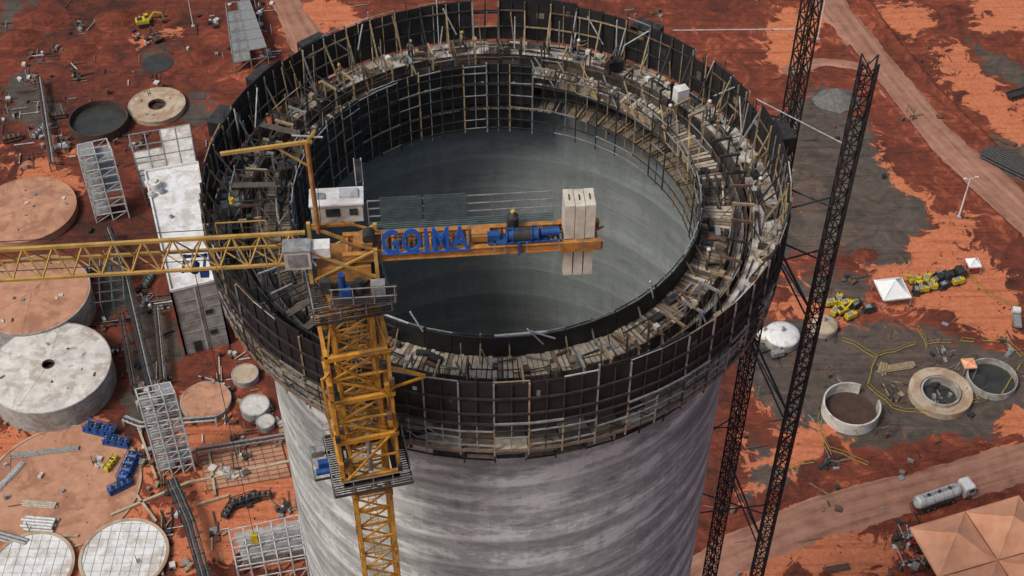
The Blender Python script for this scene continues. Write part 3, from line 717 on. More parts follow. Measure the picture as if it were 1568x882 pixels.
for s in(-7.7,-6.7): mb.beam(J(s,-.6,zb-.2),J(s,.6,zb-.2),.12,'blue')
mb.tube(J(-7.2,-.3,zb-.45),J(-7.2,.2,zb-.45),.22,'blue',n=12); mb.box(J(-6.7,-.5,zb-.4),(.4,.3,.4),'blue',rz=jd)
mb.beam(J(-7.2,-.3,zb-.3),J(-7.2,-.3,118),.03,'dsteel'); mb.box(J(-7.2,-.3,117.6),(.4,.3,.8),'yellow',rz=jd)
mb.build('jib',crane)
mb=MB(); 
mb.tube(J(-1.15,.9,140.8),J(-1.15,.9,146.5),.12,'orange2',n=10); mb.beam(J(-.9,.9,146.5),J(-5.1,.7,146.2),.14,'jib',.16)
mb.beam(J(-1.15,.9,145),J(-2.6,.85,146.3),.08,'jib'); mb.beam(J(-1.15,.9,146.5),J(-.7,.9,147.1),.1,'jib'); mb.beam(J(-1.8,.9,146.9),J(-.4,.9,146.7),.06,'lsteel')
mb.beam(J(-5,.7,146.2),J(-5,.7,143.5),.025,'dsteel'); mb.beam(J(-1.0,.9,141),J(-.85,1.1,146.3),.03,'dsteel')
mb.tube(J(-5,.7,143.5),J(-5,.7,143.2),.12,'yellow')
mb.build('auxiliary_davit',crane)

# ================= HOIST MASTS =================
def hoist(px_,py_,ztop,ties,h=.46):
    o=empty('lattice_hoist_mast'); mb=MB(); th=math.atan2(CY-py_,CX-px_)
    def F(x,y,z): return Vector((px_+x*math.cos(th)-y*math.sin(th),py_+x*math.sin(th)+y*math.cos(th),z))
    lattice(mb,F,h,0,ztop,1.5,.11,.06,'black',alt=False)
    mb.box(F(0,0,.2),(3,3,.6),'conc',rz=th)
    mb.beam(F(.1,.2,0),F(.1,.2,ztop),.06,'dsteel')
    k=0
    while k<ztop: mb.box(F(h,0,k),(.12,1.1,.12),'dsteel',rz=th); k+=6
    mb.build('mast',o)
    mb=MB()
    for z in ties:
        r=18.4 if z>122 else 16.2
        for s in(-1,1):
            a=th+math.pi+s*.06; mb.beam(F(h,s*h,z),P(r,a,z),.09,'dsteel')
    mb.build('wall_ties',o); return F
HA=(20.6,66.0); HB=(18.9,75.0)
FA=hoist(HA[0],HA[1],139.6,[128.6,124,96,64,32]); FB=hoist(HB[0],HB[1],150,[128.6,123.2,96,64,32])
mb=MB()
for z in(118,107,91,75,59,43,27):
    a=Vector((HA[0],HA[1]+.5,z)); b=Vector((HB[0],HB[1]-.5,z)); mb.beam(a,b,.14,'dsteel'); mb.beam(a+Vector((-.5,0,0)),b+Vector((-.5,0,0)),.1,'dsteel'); mb.beam(a,b+Vector((-.5,0,0)),.07,'dsteel')
mb.beam(P(18.5,D(20),129.8),(HA[0]-.1,HA[1]+.2,133.0),.05,'lsteel'); mb.beam(P(18.5,D(48),130.2),(HB[0],HB[1],135.5),.05,'lsteel')
mb.build('mast_bracing_frame')

# ================= WORKERS =================
def worker(shirt,helm,pose):
    J_={'pel':(0,0,.95),'wst':(0,0,1.1),'chs':(0,0,1.32),'nek':(0,0,1.5),'hd1':(0,.02,1.6),'hd2':(0,.03,1.70)}
    for s,n in((1,'R'),(-1,'L')):
        J_.update({'sh'+n:(s*.18,0,1.43),'el'+n:(s*.27,.0,1.15),'wr'+n:(s*.28,.12,.92),'hn'+n:(s*.28,.16,.84),
                   'hp'+n:(s*.1,0,.9),'kn'+n:(s*.12,.04,.5),'an'+n:(s*.12,-.02,.09),'to'+n:(s*.13,.16,.04)})
    if pose=='walk':
        J_['knR']=(.11,.2,.55);J_['anR']=(.11,.22,.1);J_['toR']=(.12,.4,.06);J_['knL']=(-.11,-.05,.5);J_['anL']=(-.11,-.32,.14);J_['toL']=(-.12,-.18,.04)
        J_['elR']=(.26,-.12,1.17);J_['wrR']=(.27,-.1,.93);J_['hnR']=(.27,-.06,.85);J_['elL']=(-.26,.1,1.16);J_['wrL']=(-.25,.3,1.02);J_['hnL']=(-.25,.38,.98)
    if pose=='reach':
        for s,n in((1,'R'),(-1,'L')):
            J_['el'+n]=(s*.24,.25,1.38);J_['wr'+n]=(s*.2,.48,1.45);J_['hn'+n]=(s*.19,.57,1.47)
    if pose=='bend':
        R=Matrix.Rotation(D(-62),3,'X'); o=Vector((0,0,.93))
        for k in list(J_):
            if k[:2] in('ws','ch','ne','hd','sh'): v=R@(Vector(J_[k])-o)+o; J_[k]=(v.x,v.y-.12,v.z)
        J_['pel']=(0,-.1,.93)
        for s,n in((1,'R'),(-1,'L')):
            sh=J_['sh'+n]; J_['el'+n]=(s*.22,sh[1]+.05,sh[2]-.28);J_['wr'+n]=(s*.18,sh[1]+.12,sh[2]-.52);J_['hn'+n]=(s*.18,sh[1]+.15,sh[2]-.6)
            J_['hp'+n]=(s*.1,-.1,.88);J_['kn'+n]=(s*.14,.08,.5)
    names=list(J_); E=[('pel','wst'),('wst','chs'),('chs','nek'),('nek','hd1'),('hd1','hd2')]
    for n in 'RL': E+=[('chs','sh'+n),('sh'+n,'el'+n),('el'+n,'wr'+n),('wr'+n,'hn'+n),('pel','hp'+n),('hp'+n,'kn'+n),('kn'+n,'an'+n),('an'+n,'to'+n)]
    rad={'pel':.15,'wst':.14,'chs':.16,'nek':.06,'hd1':.09,'hd2':.09,'sh':.075,'el':.05,'wr':.035,'hn':.04,'hp':.1,'kn':.07,'an':.05,'to':.045}
    me=bpy.data.meshes.new('w'); me.from_pydata([J_[n] for n in names],[(names.index(a),names.index(b)) for a,b in E],[])
    ob=bpy.data.objects.new('w',me); scene.collection.objects.link(ob)
    sk=ob.modifiers.new('s','SKIN')
    for i,n in enumerate(names):
        r=rad.get(n,rad.get(n[:2],.05)); sv=me.skin_vertices[0].data[i]; sv.radius=(r,r*.8 if n in('pel','wst','chs') else r); sv.use_root=(n=='pel')
    ss=ob.modifiers.new('u','SUBSURF'); ss.levels=1
    dg=bpy.context.evaluated_depsgraph_get(); dg.update()
    em=bpy.data.meshes.new_from_object(ob.evaluated_get(dg)); bpy.data.objects.remove(ob)
    mb=MB(); groups={}
    for p in em.polygons:
        c=p.center; best=min(names,key=lambda n:(Vector(J_[n])-c).length-rad.get(n,rad.get(n[:2],.05))*.6); k=best[:2]
        m={'pe':'trous','ws':shirt,'ch':shirt,'ne':shirt,'hd':'skin','sh':shirt,'el':shirt,'wr':'skin','hn':'skin','hp':'trous','kn':'trous','an':'boot','to':'boot'}[k]
        groups.setdefault(m,[]).append(tuple(p.vertices))
    vs=[v.co for v in em.vertices]
    for m,fs in groups.items(): mb.add(vs,fs,m,True)
    h=Vector(J_['hd2']); up=(h-Vector(J_['nek'])).normalized(); 
    mb.tube(h-up*.0,h+up*.03,.14,helm,n=14); mb.tube(h+up*.03,h+up*.1,.12,helm,.105,n=14); mb.tube(h+up*.1,h+up*.14,.105,helm,.05,n=14)
    fw=up.cross(Vector((1,0,0)))*-1; f0=h-up*.06+fw*.085
    mb.box(f0+fw*.02,(.03,.04,.04),'skin')
    for s in(-1,1): mb.box(f0+Vector((s*.035,0,0))+up*.02,(.022,.02,.012),'boot')
    for n,s in(('R',1),('L',-1)):
        a=Vector(J_['wr'+n]);b_=Vector(J_['hn'+n]);d=(b_-a).normalized(); sd=Vector((0,1,0)) if abs(d.y)<.8 else Vector((1,0,0))
        for q,l in((-.03,.06),(-.01,.08),(.01,.075),(.03,.055)): mb.tube(b_+sd*q+d*.02,b_+sd*q+d*(.03+l),.01,'skin',.007,n=5)
        mb.tube(b_+sd*.03-d*.02,b_+sd*.075+d*.03,.012,'skin',.008,n=5)
    o=mb.build('wm'); me2=o.data; bpy.data.objects.remove(o); return me2
protos=[worker('shirtb','helw','stand'),worker('shirtb','hely','walk'),worker('shirtb','helw','reach'),worker('vest','hely','bend')]
wk=[(17.2,112),(17.3,99),(17.1,70),(17.3,44),(17.2,31),(17.5,10),(17.2,2),(17.3,155),(14.5,-25),(17.3,131),(14.6,35)]
for i,(r,dg_) in enumerate(wk):
    o=bpy.data.objects.new('construction_worker',protos[i%4]); scene.collection.objects.link(o)
    o.location=P(r,D(dg_),125.99); o.rotation_euler=(0,0,rnd()*6.28)

# ================= SITE OBJECTS =================
def tank(name,u,v,ru_px,h,mt,ms,hole=0,dome=0.0,seams=0,lip=True):
    x,y=S(u,v,h); r=ru_px*MPP(v,h); o=empty(name,(x,y,0)); mb=MB()
    mb.sector(0,0,r-.25,r,-.3,h-.02,0,2*math.pi,64,ms)
    n=64; h2=h+dome
    if hole:
        vs=[];fs=[]
        for i in range(n):
            a=2*math.pi*i/n; vs+=[(r*math.cos(a),r*math.sin(a),h),(hole*math.cos(a),hole*math.sin(a),h2)]
        for i in range(n): k=2*i;l=2*((i+1)%n); fs.append((k,l,l+1,k+1))
        mb.add(vs,fs,mt); mb.sector(0,0,hole-.12,hole,h2-.5,h2+.15,0,2*math.pi,32,'rust'); mb.disc(0,0,hole,max(h2-1.2,.05),'pit')
    else: mb.disc(0,0,r,h,mt,64,zc=h2)
    if lip: mb.sector(0,0,r-.12,r+.08,h-.25,h+.08,0,2*math.pi,64,ms)
    for k in range(seams):
        a=2*math.pi*(k+.3)/seams; q=Vector((math.cos(a),math.sin(a),0)); mb.beam(q*(hole+.3)+Vector((0,0,h2+.01)),q*(r-.2)+Vector((0,0,h+.02)),.04,mt,.06)
    if r>5:
        for k in range(int(r*.9)):
            a=rnd()*6.28; q=ru(hole+1,r-1.5); zz=h+dome*(1-q/r)
            mb.box((q*math.cos(a),q*math.sin(a),zz+.1),(ru(.2,.9),ru(.2,.6),ru(.1,.4)),random.choice(['gsteel','rust','wood2','offw']),rz=rnd()*3)
        a=ru(3.5,5.2); 
        for q in(-.25,.25): mb.beam(((r+.2)*math.cos(a)+q,(r+.2)*math.sin(a),0),((r+.2)*math.cos(a)+q,(r+.2)*math.sin(a),h+1),.07,'gsteel')
    mb.build('tank_body',o); return o,x,y,r
tank('concrete_tank',75,562,93,5.0,'offw','conc',1.1,0.7,9)
tank('concrete_tank',50,450,86,5.5,'conco','conc',0,.5,7)
tank('concrete_tank',40,320,75,1.6,'conco','conco',0,.2,4)
tank('concrete_base_slab',240,160,43,1.0,'concb','concb',1.9,0,0)
tank('concrete_base_slab',315,613,38,.9,'conco','conc',0,0,3)
tank('concrete_base_slab',375,572,20,1.2,'concb','conc')
tank('concrete_base_slab',390,620,22,1.6,'offw','conc')
tank('concrete_base_slab',406,645,14,1.2,'offw','conc')
def ringpit(name,u,v,rpx,h,th,m,fill='water',gap=None,fz=.05):
    x,y=S(u,v,h); r=rpx*MPP(v,h); mb=MB()
    a0,a1=(0,2*math.pi) if not gap else (gap[1],gap[0]+2*math.pi)
    mb.sector(0,0,r-th,r,-.3,h,a0,a1,56,m)
    if fill: mb.disc(0,0,r-th,fz,fill)
    for k in range(10):
        a=rnd()*6.28; q=r+ru(.8,2.2); l=ru(.5,2); t=rnd()*3
        mb.beam((q*math.cos(a),q*math.sin(a),.1),(q*math.cos(a)+l*math.cos(t),q*math.sin(a)+l*math.sin(t),.12),.12,random.choice(['rust','tan','gsteel','dsteel']))
    o=mb.build(name,loc=(x,y,0)); return o
ringpit('settling_basin',150,180,45,2.2,.3,'pit','water',fz=.9)
ringpit('concrete_ring_wall',1305,618,44,2.4,.3,'offw','pit',(D(10),D(62)))
ringpit('concrete_ring_wall',1520,576,38,1.4,.22,'conc','water')
ringpit('concrete_ring_foundation',1441,598,48,1.2,1.9,'concb','water')
ringpit('concrete_ring_foundation',1441,598,30,1.9,.3,'conc',None)
ringpit('round_pit',240,97,24,.05,.3,'pit','water')
x,y=S(95,745); mb=MB(); r=118*MPP(745); mb.disc(0,0,r,.02,'conco',72); mb.sector(0,0,r-.1,r+.25,-.2,.18,0,2*math.pi,72,'concb'); mb.build('round_foundation_pad',loc=(x,y,0))
def rebarslab(u,v,rp):
    x,y=S(u,v,.8); r=rp*MPP(v,.8); o=empty('rebar_slab',(x,y,0)); mb=MB(); mb.disc(0,0,r,.8,'white',56); mb.sector(0,0,r-.3,r,-.2,.79,0,2*math.pi,56,'conc'); mb.sector(0,0,r-.15,r+.35,.6,.95,0,2*math.pi,56,'concb')
    k=-r+.7
    while k<r:
        l=math.sqrt(max(r*r-k*k,0))-.3
        if l>0: mb.beam((k,-l,.83),(k,l,.83),.035,'net'); mb.beam((-l,k,.85),(l,k,.85),.035,'gsteel')
        k+=1.5
    mb.build('slab',o)
rebarslab(190,850,65); rebarslab(48,868,62)
def bld(name,corners,h,wall,roof):
    pts=[S(u,v,h) for u,v in corners]; o=empty(name); mb=MB(); mb.prism(pts,-.3,h,wall,roof)
    for i in range(4):
        a=Vector(pts[i]);b_=Vector(pts[(i+1)%4]); mb.beam((a.x,a.y,h+.25),(b_.x,b_.y,h+.25),.3,roof,.5)
        for z in np.arange(2.6,h,2.6): mb.beam((a.x,a.y,z),(b_.x,b_.y,z),.14,'conc',.12)
        n=max(2,int((b_-a).length/4.2))
        for k in range(0,n+1):
            p=a.lerp(b_,k/n); mb.beam((p.x,p.y,0),(p.x,p.y,h),.3,'conc')
    d=(Vector(pts[1])-Vector(pts[0])).normalized(); q=Vector(pts[0]).lerp(Vector(pts[1]),.3); mb.box((q.x,q.y,1.4),(1.4,.3,2.6),'dsteel',rz=math.atan2(d.y,d.x))
    q=Vector(pts[0]).lerp(Vector(pts[1]),.7)
    for z in(4,9.2): mb.box((q.x,q.y,z),(1.3,.3,1.0),'glass',rz=math.atan2(d.y,d.x))
    mb.build('walls_and_roof',o); return o,pts
bo,bp=bld('concrete_process_building',[(262,447),(332,430),(303,250),(222,264)],16,'conc','white')
mb=MB()
for u,v,s,m in((238,285,2.0,'white'),(232,298,1.2,'lsteel'),(248,292,1.0,'gsteel'),(226,280,1.0,'white'),(262,330,.6,'gsteel'),(285,400,.6,'gsteel')):
    x,y=S(u,v,16.5); mb.tube((x,y,16),(x,y,16+s*.8),s*.55,m,n=14); mb.tube((x,y,16+s*.8),(x,y,16+s),s*.3,m,n=10)
mb.build('rooftop_vessels',bo)
def frame(name,corners,h,nx_,ny_,lev,m='lsteel',diag=True,w=.2,floor=None):
    pts=[Vector(S(u,v,h)) for u,v in corners]; mb=MB()
    def Q(i,j): 
        a=pts[0].lerp(pts[1],i/nx_); b_=pts[3].lerp(pts[2],i/nx_); return a.lerp(b_,j/ny_)
    for i in range(nx_+1):
        for j in range(ny_+1):
            if 0<i<nx_ and 0<j<ny_ and h>8: continue
            p=Q(i,j); mb.beam((p.x,p.y,0),(p.x,p.y,h),w,m)
    for l in range(1,lev+1):
        z=h*l/lev
        for i in range(nx_+1):
            for j in range(ny_+1):
                p=Q(i,j)
                if i<nx_: q=Q(i+1,j); mb.beam((p.x,p.y,z),(q.x,q.y,z),w*.8,m)
                if j<ny_: q=Q(i,j+1); mb.beam((p.x,p.y,z),(q.x,q.y,z),w*.8,m)
                if diag and i<nx_ and j in(0,ny_) and l%2: q=Q(i+1,j); mb.beam((p.x,p.y,z-h/lev),(q.x,q.y,z),w*.5,m)
        if floor and rnd()<.8:
            p=Q(0,0);q=Q(nx_,0);r_=Q(nx_,ny_);s_=Q(0,ny_)
            f=[p,p.lerp(q,.5),s_.lerp(r_,.5),s_] if l%2 else [p.lerp(q,.5),q,r_,s_.lerp(r_,.5)]
            mb.prism([tuple(x) for x in f],z-.1,z-.04,floor)
    return mb.build(name)
frame('steel_stair_tower',[(120,240),(172,232),(163,212),(118,222)],17,2,2,9,'lsteel',True,.2,'gsteel')
frame('steel_stair_tower',[(212,612),(268,602),(260,585),(207,596)],20,3,2,10,'lsteel',True,.2,'gsteel')
frame('steel_frame_structure',[(212,262),(300,248),(290,190),(197,207)],9,4,3,2,'gsteel',True,.25,'offw')
frame('steel_frame_structure',[(362,868),(488,846),(478,784),(350,812)],7,6,4,2,'lsteel',True,.2)
mb=MB(); mb.prism([S(u,v,1.2) for u,v in((372,858),(482,838),(474,792),(358,816))],-.2,1.2,'conc'); mb.build('concrete_plinth')
frame('pipe_rack',[(135,465),(190,458),(186,400),(132,406)],4,3,4,1,'net',False,.2)
frame('pipe_rack',[(355,82),(408,72),(382,0),(345,5)],5,2,5,2,'gsteel',True,.2,'gsteel')
def strip(name,line,w,h,m,pipes=3,pm='gsteel'):
    mb=MB(); pts=[Vector(S(u,v,h)) for u,v in line]
    for i in range(len(pts)-1):
        a,b_=pts[i],pts[i+1]; d=(b_-a); n=max(2,int(d.length/3)); t=d.normalized(); nn=Vector((-t.y,t.x))
        for k in range(n+1):
            p=a.lerp(b_,k/n); l=p+nn*w/2; r_=p-nn*w/2
            mb.beam((l.x,l.y,h),(r_.x,r_.y,h),.18,m)
            if k%2==0: mb.beam((l.x,l.y,0),(l.x,l.y,h),.2,m); mb.beam((r_.x,r_.y,0),(r_.x,r_.y,h),.2,m)
        for q in(-w/2,w/2):
            mb.beam((a.x+nn.x*q,a.y+nn.y*q,h),(b_.x+nn.x*q,b_.y+nn.y*q,h),.2,m)
        for k in range(pipes):
            q=-w/2+w*(k+.8)/(pipes+.6); mb.tube((a.x+nn.x*q,a.y+nn.y*q,h+.25),(b_.x+nn.x*q,b_.y+nn.y*q,h+.25),ru(.1,.2),pm if k%2 else 'dsteel',n=8)
    return mb.build(name)
strip('conveyor_gallery',[(262,735),(290,800),(318,900)],1.8,3.5,'dsteel',4,'net')
strip('pipe_rack',[(165,350),(195,430),(225,560),(235,600)],1.6,3,'dsteel',3)
strip('pipe_rack',[(185,480),(205,590)],1.0,2.2,'dsteel',2,'rust')
strip('pipe_rack',[(240,470),(250,580)],1.0,2.2,'rust',2)
strip('pipe_rack',[(60,120),(80,250)],1.2,2,'rust',2)
strip('pipe_rack',[(300,690),(450,665)],1.0,2,'gsteel',2)
strip('pipe_rack',[(190,640),(215,650),(330,640)],1.0,1.6,'lsteel',2)
mb=MB()
for u0,v0,u1,v1 in((170,790,290,740),(290,740,480,700),(300,775,350,760),(210,760,240,800),(0,825,120,822),(210,650,240,735),(250,882,240,850),(320,690,330,760)):
    a=S(u0,v0);b_=S(u1,v1); mb.beam((a[0],a[1],.2),(b_[0],b_[1],.2),.4,'concb',.5)
mb.build('concrete_kerb')
pts=[S(305,700),S(430,678),S(445,730),S(318,752)]; mb=MB(); mb.prism(pts,-.3,.12,'conco'); 
for k in range(9):
    p=Vector(pts[0]).lerp(Vector(pts[1]),k/8);q=Vector(pts[3]).lerp(Vector(pts[2]),k/8); mb.beam((p.x,p.y,.16),(q.x,q.y,.16),.07,'rust')
    p=Vector(pts[0]).lerp(Vector(pts[3]),k/8);q=Vector(pts[1]).lerp(Vector(pts[2]),k/8); mb.beam((p.x,p.y,.2),(q.x,q.y,.2),.07,'rust')
mb.build('rebar_mat')
def pipes(name,u,v,n,l,r,m,rz):
    x,y=S(u,v); mb=MB()
    for k in range(n): mb.tube((-l/2+ru(-.4,.4),(k-n/2)*r*2.1,r),(l/2+ru(-.4,.4),(k-n/2)*r*2.1,r),r,m,n=10)
    for k in range(n-1): mb.tube((-l/2+ru(-.4,.4),(k-n/2+.5)*r*2.1,r*2.75),(l/2,(k-n/2+.5)*r*2.1,r*2.75),r,m,n=10)
    for q in(-l/3,l/3): mb.box((q,0,.02),(.2,n*r*2.4,.1),'tan')
    mb.build(name,loc=(x,y,0),rz=rz)
pipes('pipe_stack',62,802,5,5,.28,'lsteel',-.1); pipes('pipe_stack',62,772,4,5.5,.16,'wood1',-.1); pipes('pipe_stack',20,825,3,6,.3,'gsteel',-.3)
pipes('pipe_stack',1545,250,8,11,.3,'dsteel',-.75); pipes('pipe_stack',1535,215,4,6,.15,'rust',-.6)
pipes('steel_beam_stack',70,692,4,11,.13,'gsteel',.15); pipes('steel_beam_stack',15,730,4,6,.13,'lsteel',1.1)
pipes('timber_stack',1375,562,5,6,.15,'tan',.2); pipes('timber_stack',1350,566,4,2.4,.2,'tan',1.2)
pipes('timber_stack',1280,870,4,4,.15,'rust',.2)
def bluemachine(u,v,rz,s=1.0,acc='blue'):
    x,y=S(u,v); mb=MB()
    mb.box((0,0,.35),(6*s,2*s,.3),acc)
    for k in range(4):
        q=-2.2*s+k*1.45*s
        mb.tube((q,-.8*s,1.1*s),(q,.8*s,1.1*s),.55*s,acc,n=14); mb.box((q+.6*s,.2,1.0*s),(.4*s,1.2*s,1.1*s),random.choice([acc,'dsteel','black']))
        mb.tube((q,0,1.1*s),(q,0,2.1*s),.15*s,'gsteel',n=8)
    mb.beam((-2.8*s,.9*s,1.9*s),(2.8*s,.9*s,1.9*s),.12,acc); mb.beam((-2.8*s,-.9*s,1.9*s),(2.8*s,-.9*s,1.9*s),.12,acc)
    for q in(-2.8,0,2.8):
        for w_ in(-.9,.9): mb.beam((q*s,w_*s,.4),(q*s,w_*s,1.9*s),.1,acc)
    mb.build('pump_skid',loc=(x,y,0),rz=rz)
bluemachine(155,662,-.3); bluemachine(180,680,-.2,.8); bluemachine(198,720,1.4,1.0); bluemachine(185,748,.6,.7); bluemachine(170,712,1.2,.55,'yellow')
bluemachine(375,770,.4,.8,'dsteel'); bluemachine(352,782,1.2,.6,'dsteel'); bluemachine(400,762,.1,.6,'rust')
bluemachine(228,432,1.3,.6,'net'); bluemachine(20,215,.4,.7,'rust'); bluemachine(60,205,1.1,.6,'gsteel'); bluemachine(90,180,.2,.6,'rust')
def wheels(mb,xsx,half,r=.5,w=.3):
    for x in xsx:
        for s in(-1,1): mb.tube((x,s*half-s*w/2,r),(x,s*half+s*w/2,r),r,'tyre',n=14); mb.tube((x,s*half+s*w/2,r),(x,s*half+s*(w/2+.02),r),r*.5,'gsteel',n=10)
def cab(mb,x0,m,w=1.2):
    mb.prof([(x0,.6),(x0+2,.6),(x0+2.05,1.5),(x0+1.8,2.8),(x0+.1,2.85),(x0,2.6)],-w,w,m)
    mb.add([(x0+2.07,-w*.88,1.65),(x0+2.07,w*.88,1.65),(x0+1.86,w*.88,2.6),(x0+1.86,-w*.88,2.6)],[(0,1,2,3)],'glass')
    for s in(-1,1): mb.box((x0+1.2,s*(w+.01),2.05),(.9,.03,.7),'glass'); mb.box((x0+1.95,s*(w+.2),2.2),(.1,.2,.5),'black')
def tanker(u,v,rz):
    o=empty('tanker_truck',S(u,v)+(0.03,)); o.rotation_euler=(0,0,rz); mb=MB()
    cab(mb,3.6,'white'); mb.box((-.6,0,.85),(9.5,.9,.25),'dsteel'); wheels(mb,[4.5,1.6,-3.2,-4.4,-2.0],1.05)
    xsx=[-5.4,-5.2,-4.8,2.5,2.9,3.1]; rs=[.3,.9,1.12,1.12,.9,.3]
    for i in range(5): mb.tube((xsx[i],0,2.05),(xsx[i+1],0,2.05),rs[i],'lsteel',rs[i+1],n=20,cap=(i in(0,4)))
    for x in(-4,-2.3,-.6,1.1,2.3): mb.tube((x,0,2.05),(x+.08,0,2.05),1.16,'gsteel',n=20)
    mb.box((-1,0,3.2),(6,.5,.06),'gsteel')
    for x in(-3,-1,1): mb.tube((x,0,3.1),(x,0,3.35),.3,'dsteel',n=12)
    mb.beam((-5.4,.4,.6),(-5.4,.4,3),.06,'gsteel'); mb.beam((-5.4,.8,.6),(-5.4,.8,3),.06,'gsteel'); mb.box((-5.3,0,.7),(.15,2.2,.3),'red')
    for s in(-1,1): mb.box((-.5,s*1.1,1.0),(3,.3,.5),'dsteel')
    mb.build('truck_body',o)
tanker(1440,768,math.atan2(1,2.6))
def truck(u,v,rz,m='white',bed='dsteel',load=None,name='flatbed_truck',sc_=1):
    o=empty(name,S(u,v)+(0.03,)); o.rotation_euler=(0,0,rz); o.scale=(sc_,)*3; mb=MB(); cab(mb,1.8,m); mb.box((-.6,0,.9),(6.5,1.0,.3),'dsteel'); wheels(mb,[2.8,-1.4,-2.6],1.05)
    mb.box((-1.2,0,1.2),(5.4,2.4,.15),bed)
    for s in(-1,1): mb.box((-1.2,s*1.2,1.5),(5.4,.08,.6),bed)
    mb.box((-3.9,0,1.5),(.08,2.4,.6),bed); mb.box((1.5,0,1.7),(.08,2.4,1.0),bed)
    if load:
        for k in range(5): mb.box((-3+k*.9,ru(-.3,.3),1.7),(.8,1.6,ru(.5,1.1)),load,rz=ru(-.2,.2))
    mb.build('truck_body',o)
truck(1452,428,.3,'dsteel','black','dsteel',sc_=.8); truck(1555,492,1.4,'white','gsteel',sc_=.6); truck(1560,148,.4,'blue','dsteel',sc_=.8); truck(385,40,1.9,'gsteel','gsteel','offw'); truck(375,15,1.7,'white','dsteel','gsteel')
def excav(u,v,rz,m='yellow',sc_=.8):
    o=empty('excavator',S(u,v)+(0.0,)); o.rotation_euler=(0,0,rz); o.scale=(sc_,)*3; mb=MB()
    for s in(-1,1): mb.prof([(-1.9,.3),(-1.6,0),(1.6,0),(1.9,.3),(1.9,.6),(1.6,.9),(-1.6,.9),(-1.9,.6)],s*1.2-.3,s*1.2+.3,'tyre')
    mb.tube((0,0,.7),(0,0,1.1),.8,'dsteel',n=14); mb.prof([(-2.3,1.1),(1.4,1.1),(1.4,1.6),(.2,2.2),(-2.1,2.2),(-2.4,1.8)],-1.3,1.3,m)
    mb.box((-1.2,0,2.25),(1.5,1.8,.12),'dsteel')
    mb.prof([(.1,1.4),(1.7,1.4),(1.8,2.2),(1.4,3.0),(.2,3.0)],.35,1.28,m); mb.box((1.0,.82,2.4),(1.1,.96,.7),'glass')
    mb.beam((1.2,-.3,1.6),(3.3,-.3,3.9),.45,m,.5); mb.beam((3.3,-.3,3.9),(5.2,-.3,3.2),.4,m,.45); mb.beam((5.2,-.3,3.3),(5.7,-.3,1.0),.32,m,.4)
    mb.prof([(5.1,.9),(5.9,1.1),(5.9,.3),(5.3,.1),(4.8,.4)],-.85,.25,'dsteel'); mb.tube((1.6,-.3,1.5),(3,-.3,3.1),.1,'gsteel',n=8)
    mb.build('excavator_body',o)
excav(222,38,.3); excav(240,62,2.2,'rust',.6); excav(1290,478,.5,sc_=.6); excav(1408,440,2.8,sc_=.6)
def generator(u,v,rz,m='yellow'):
    mb=MB(); mb.box((0,0,.8),(2.2,1.1,1.0),m); mb.box((0,0,.2),(2.6,1.2,.2),'dsteel'); mb.tube((.7,.2,1.3),(.7,.2,1.9),.1,'dsteel',n=8); mb.box((-.3,0,1.33),(1.1,.8,.08),'gsteel')
    for s in(-1,1): mb.tube((-.2,s*.65,.3),(-.2,s*.8,.3),.3,'tyre',n=12)
    for k in range(5): mb.box((-.8+k*.2,.56,.8),(.08,.04,.7),'dsteel')
    x,y=S(u,v); mb.build('generator_set',loc=(x,y,0),rz=rz)
for q in((1272,467,.2),(1283,462,1.2),(1302,487,.5),(1278,480,.9),(1310,470,.7,'dsteel'),(1400,432,.3),(1425,442,0.1),(1418,430,1.1),(1432,433,.6),(1445,440,.5,'dsteel'),(1466,434,.3,'yellow'),(1190,545,.3,'gsteel'),(1330,476,.2,'dsteel'),(1402,447,1.4,'dsteel'),(1440,425,.2,'black'),(1294,468,.2),(1412,446,.2)): generator(*q)
def canopy(mb,c4,he,ha,m,post='gsteel'):
    pts=[Vector(p) for p in c4]; c=sum(pts,Vector((0,0)))/4; n=6
    for i in range(4):
        a=pts[i];b_=pts[(i+1)%4]; vs=[];fs=[]
        for k in range(n+1):
            t=k/n
            for j in range(n+1):
                q=a.lerp(b_,j/n).lerp(c,t); s=4*(j/n)*(1-j/n)
                z=he+(ha-he)*(t**1.25)-.18*s*(1-t); vs.append((q.x,q.y,z))
        for k in range(n):
            for j in range(n): u_=k*(n+1)+j; fs.append((u_,u_+1,u_+n+2,u_+n+1))
        mb.add(vs,fs,m,True); mb.beam((a.x,a.y,0),(a.x,a.y,he),.14,post)
        mb.beam((a.x,a.y,he),(c.x,c.y,ha+.03),.09,m); mb.beam((a.x,a.y,he-.02),(b_.x,b_.y,he-.02),.08,m)
        mb.add([(a.x,a.y,he),(b_.x,b_.y,he),(b_.x,b_.y,he-.35),(a.x,a.y,he-.35)],[(0,1,2,3)],m)
def sq(u,v,half,rz,h):
    x,y=S(u,v,h); return [(x+half*R2*math.cos(rz+math.pi/4+k*math.pi/2),y+half*R2*math.sin(rz+math.pi/4+k*math.pi/2)) for k in range(4)]
mb=MB(); canopy(mb,sq(1367,442,2.7,.15,2.6),2.6,5.0,'tent_w'); mb.build('canopy_tent')
mb=MB(); canopy(mb,sq(1491,402,1.2,.1,2.2),2.2,3.2,'tent_w'); c=S(1491,402,2.2); mb.box((c[0],c[1],1.1),(1.9,1.9,1.6),'red'); mb.build('canopy_tent')
mb=MB(); canopy(mb,sq(1484,556,1.1,.1,2.2),2.2,2.5,'tent_o'); mb.build('canopy_tent')
mb=MB(); he=4.2
cs=[[(1393,808),(1478,783),(1528,858),(1437,884)],[(1478,783),(1560,759),(1616,833),(1528,858)],[(1437,884),(1528,858),(1582,940),(1487,968)],[(1528,858),(1616,833),(1675,912),(1582,940)]]
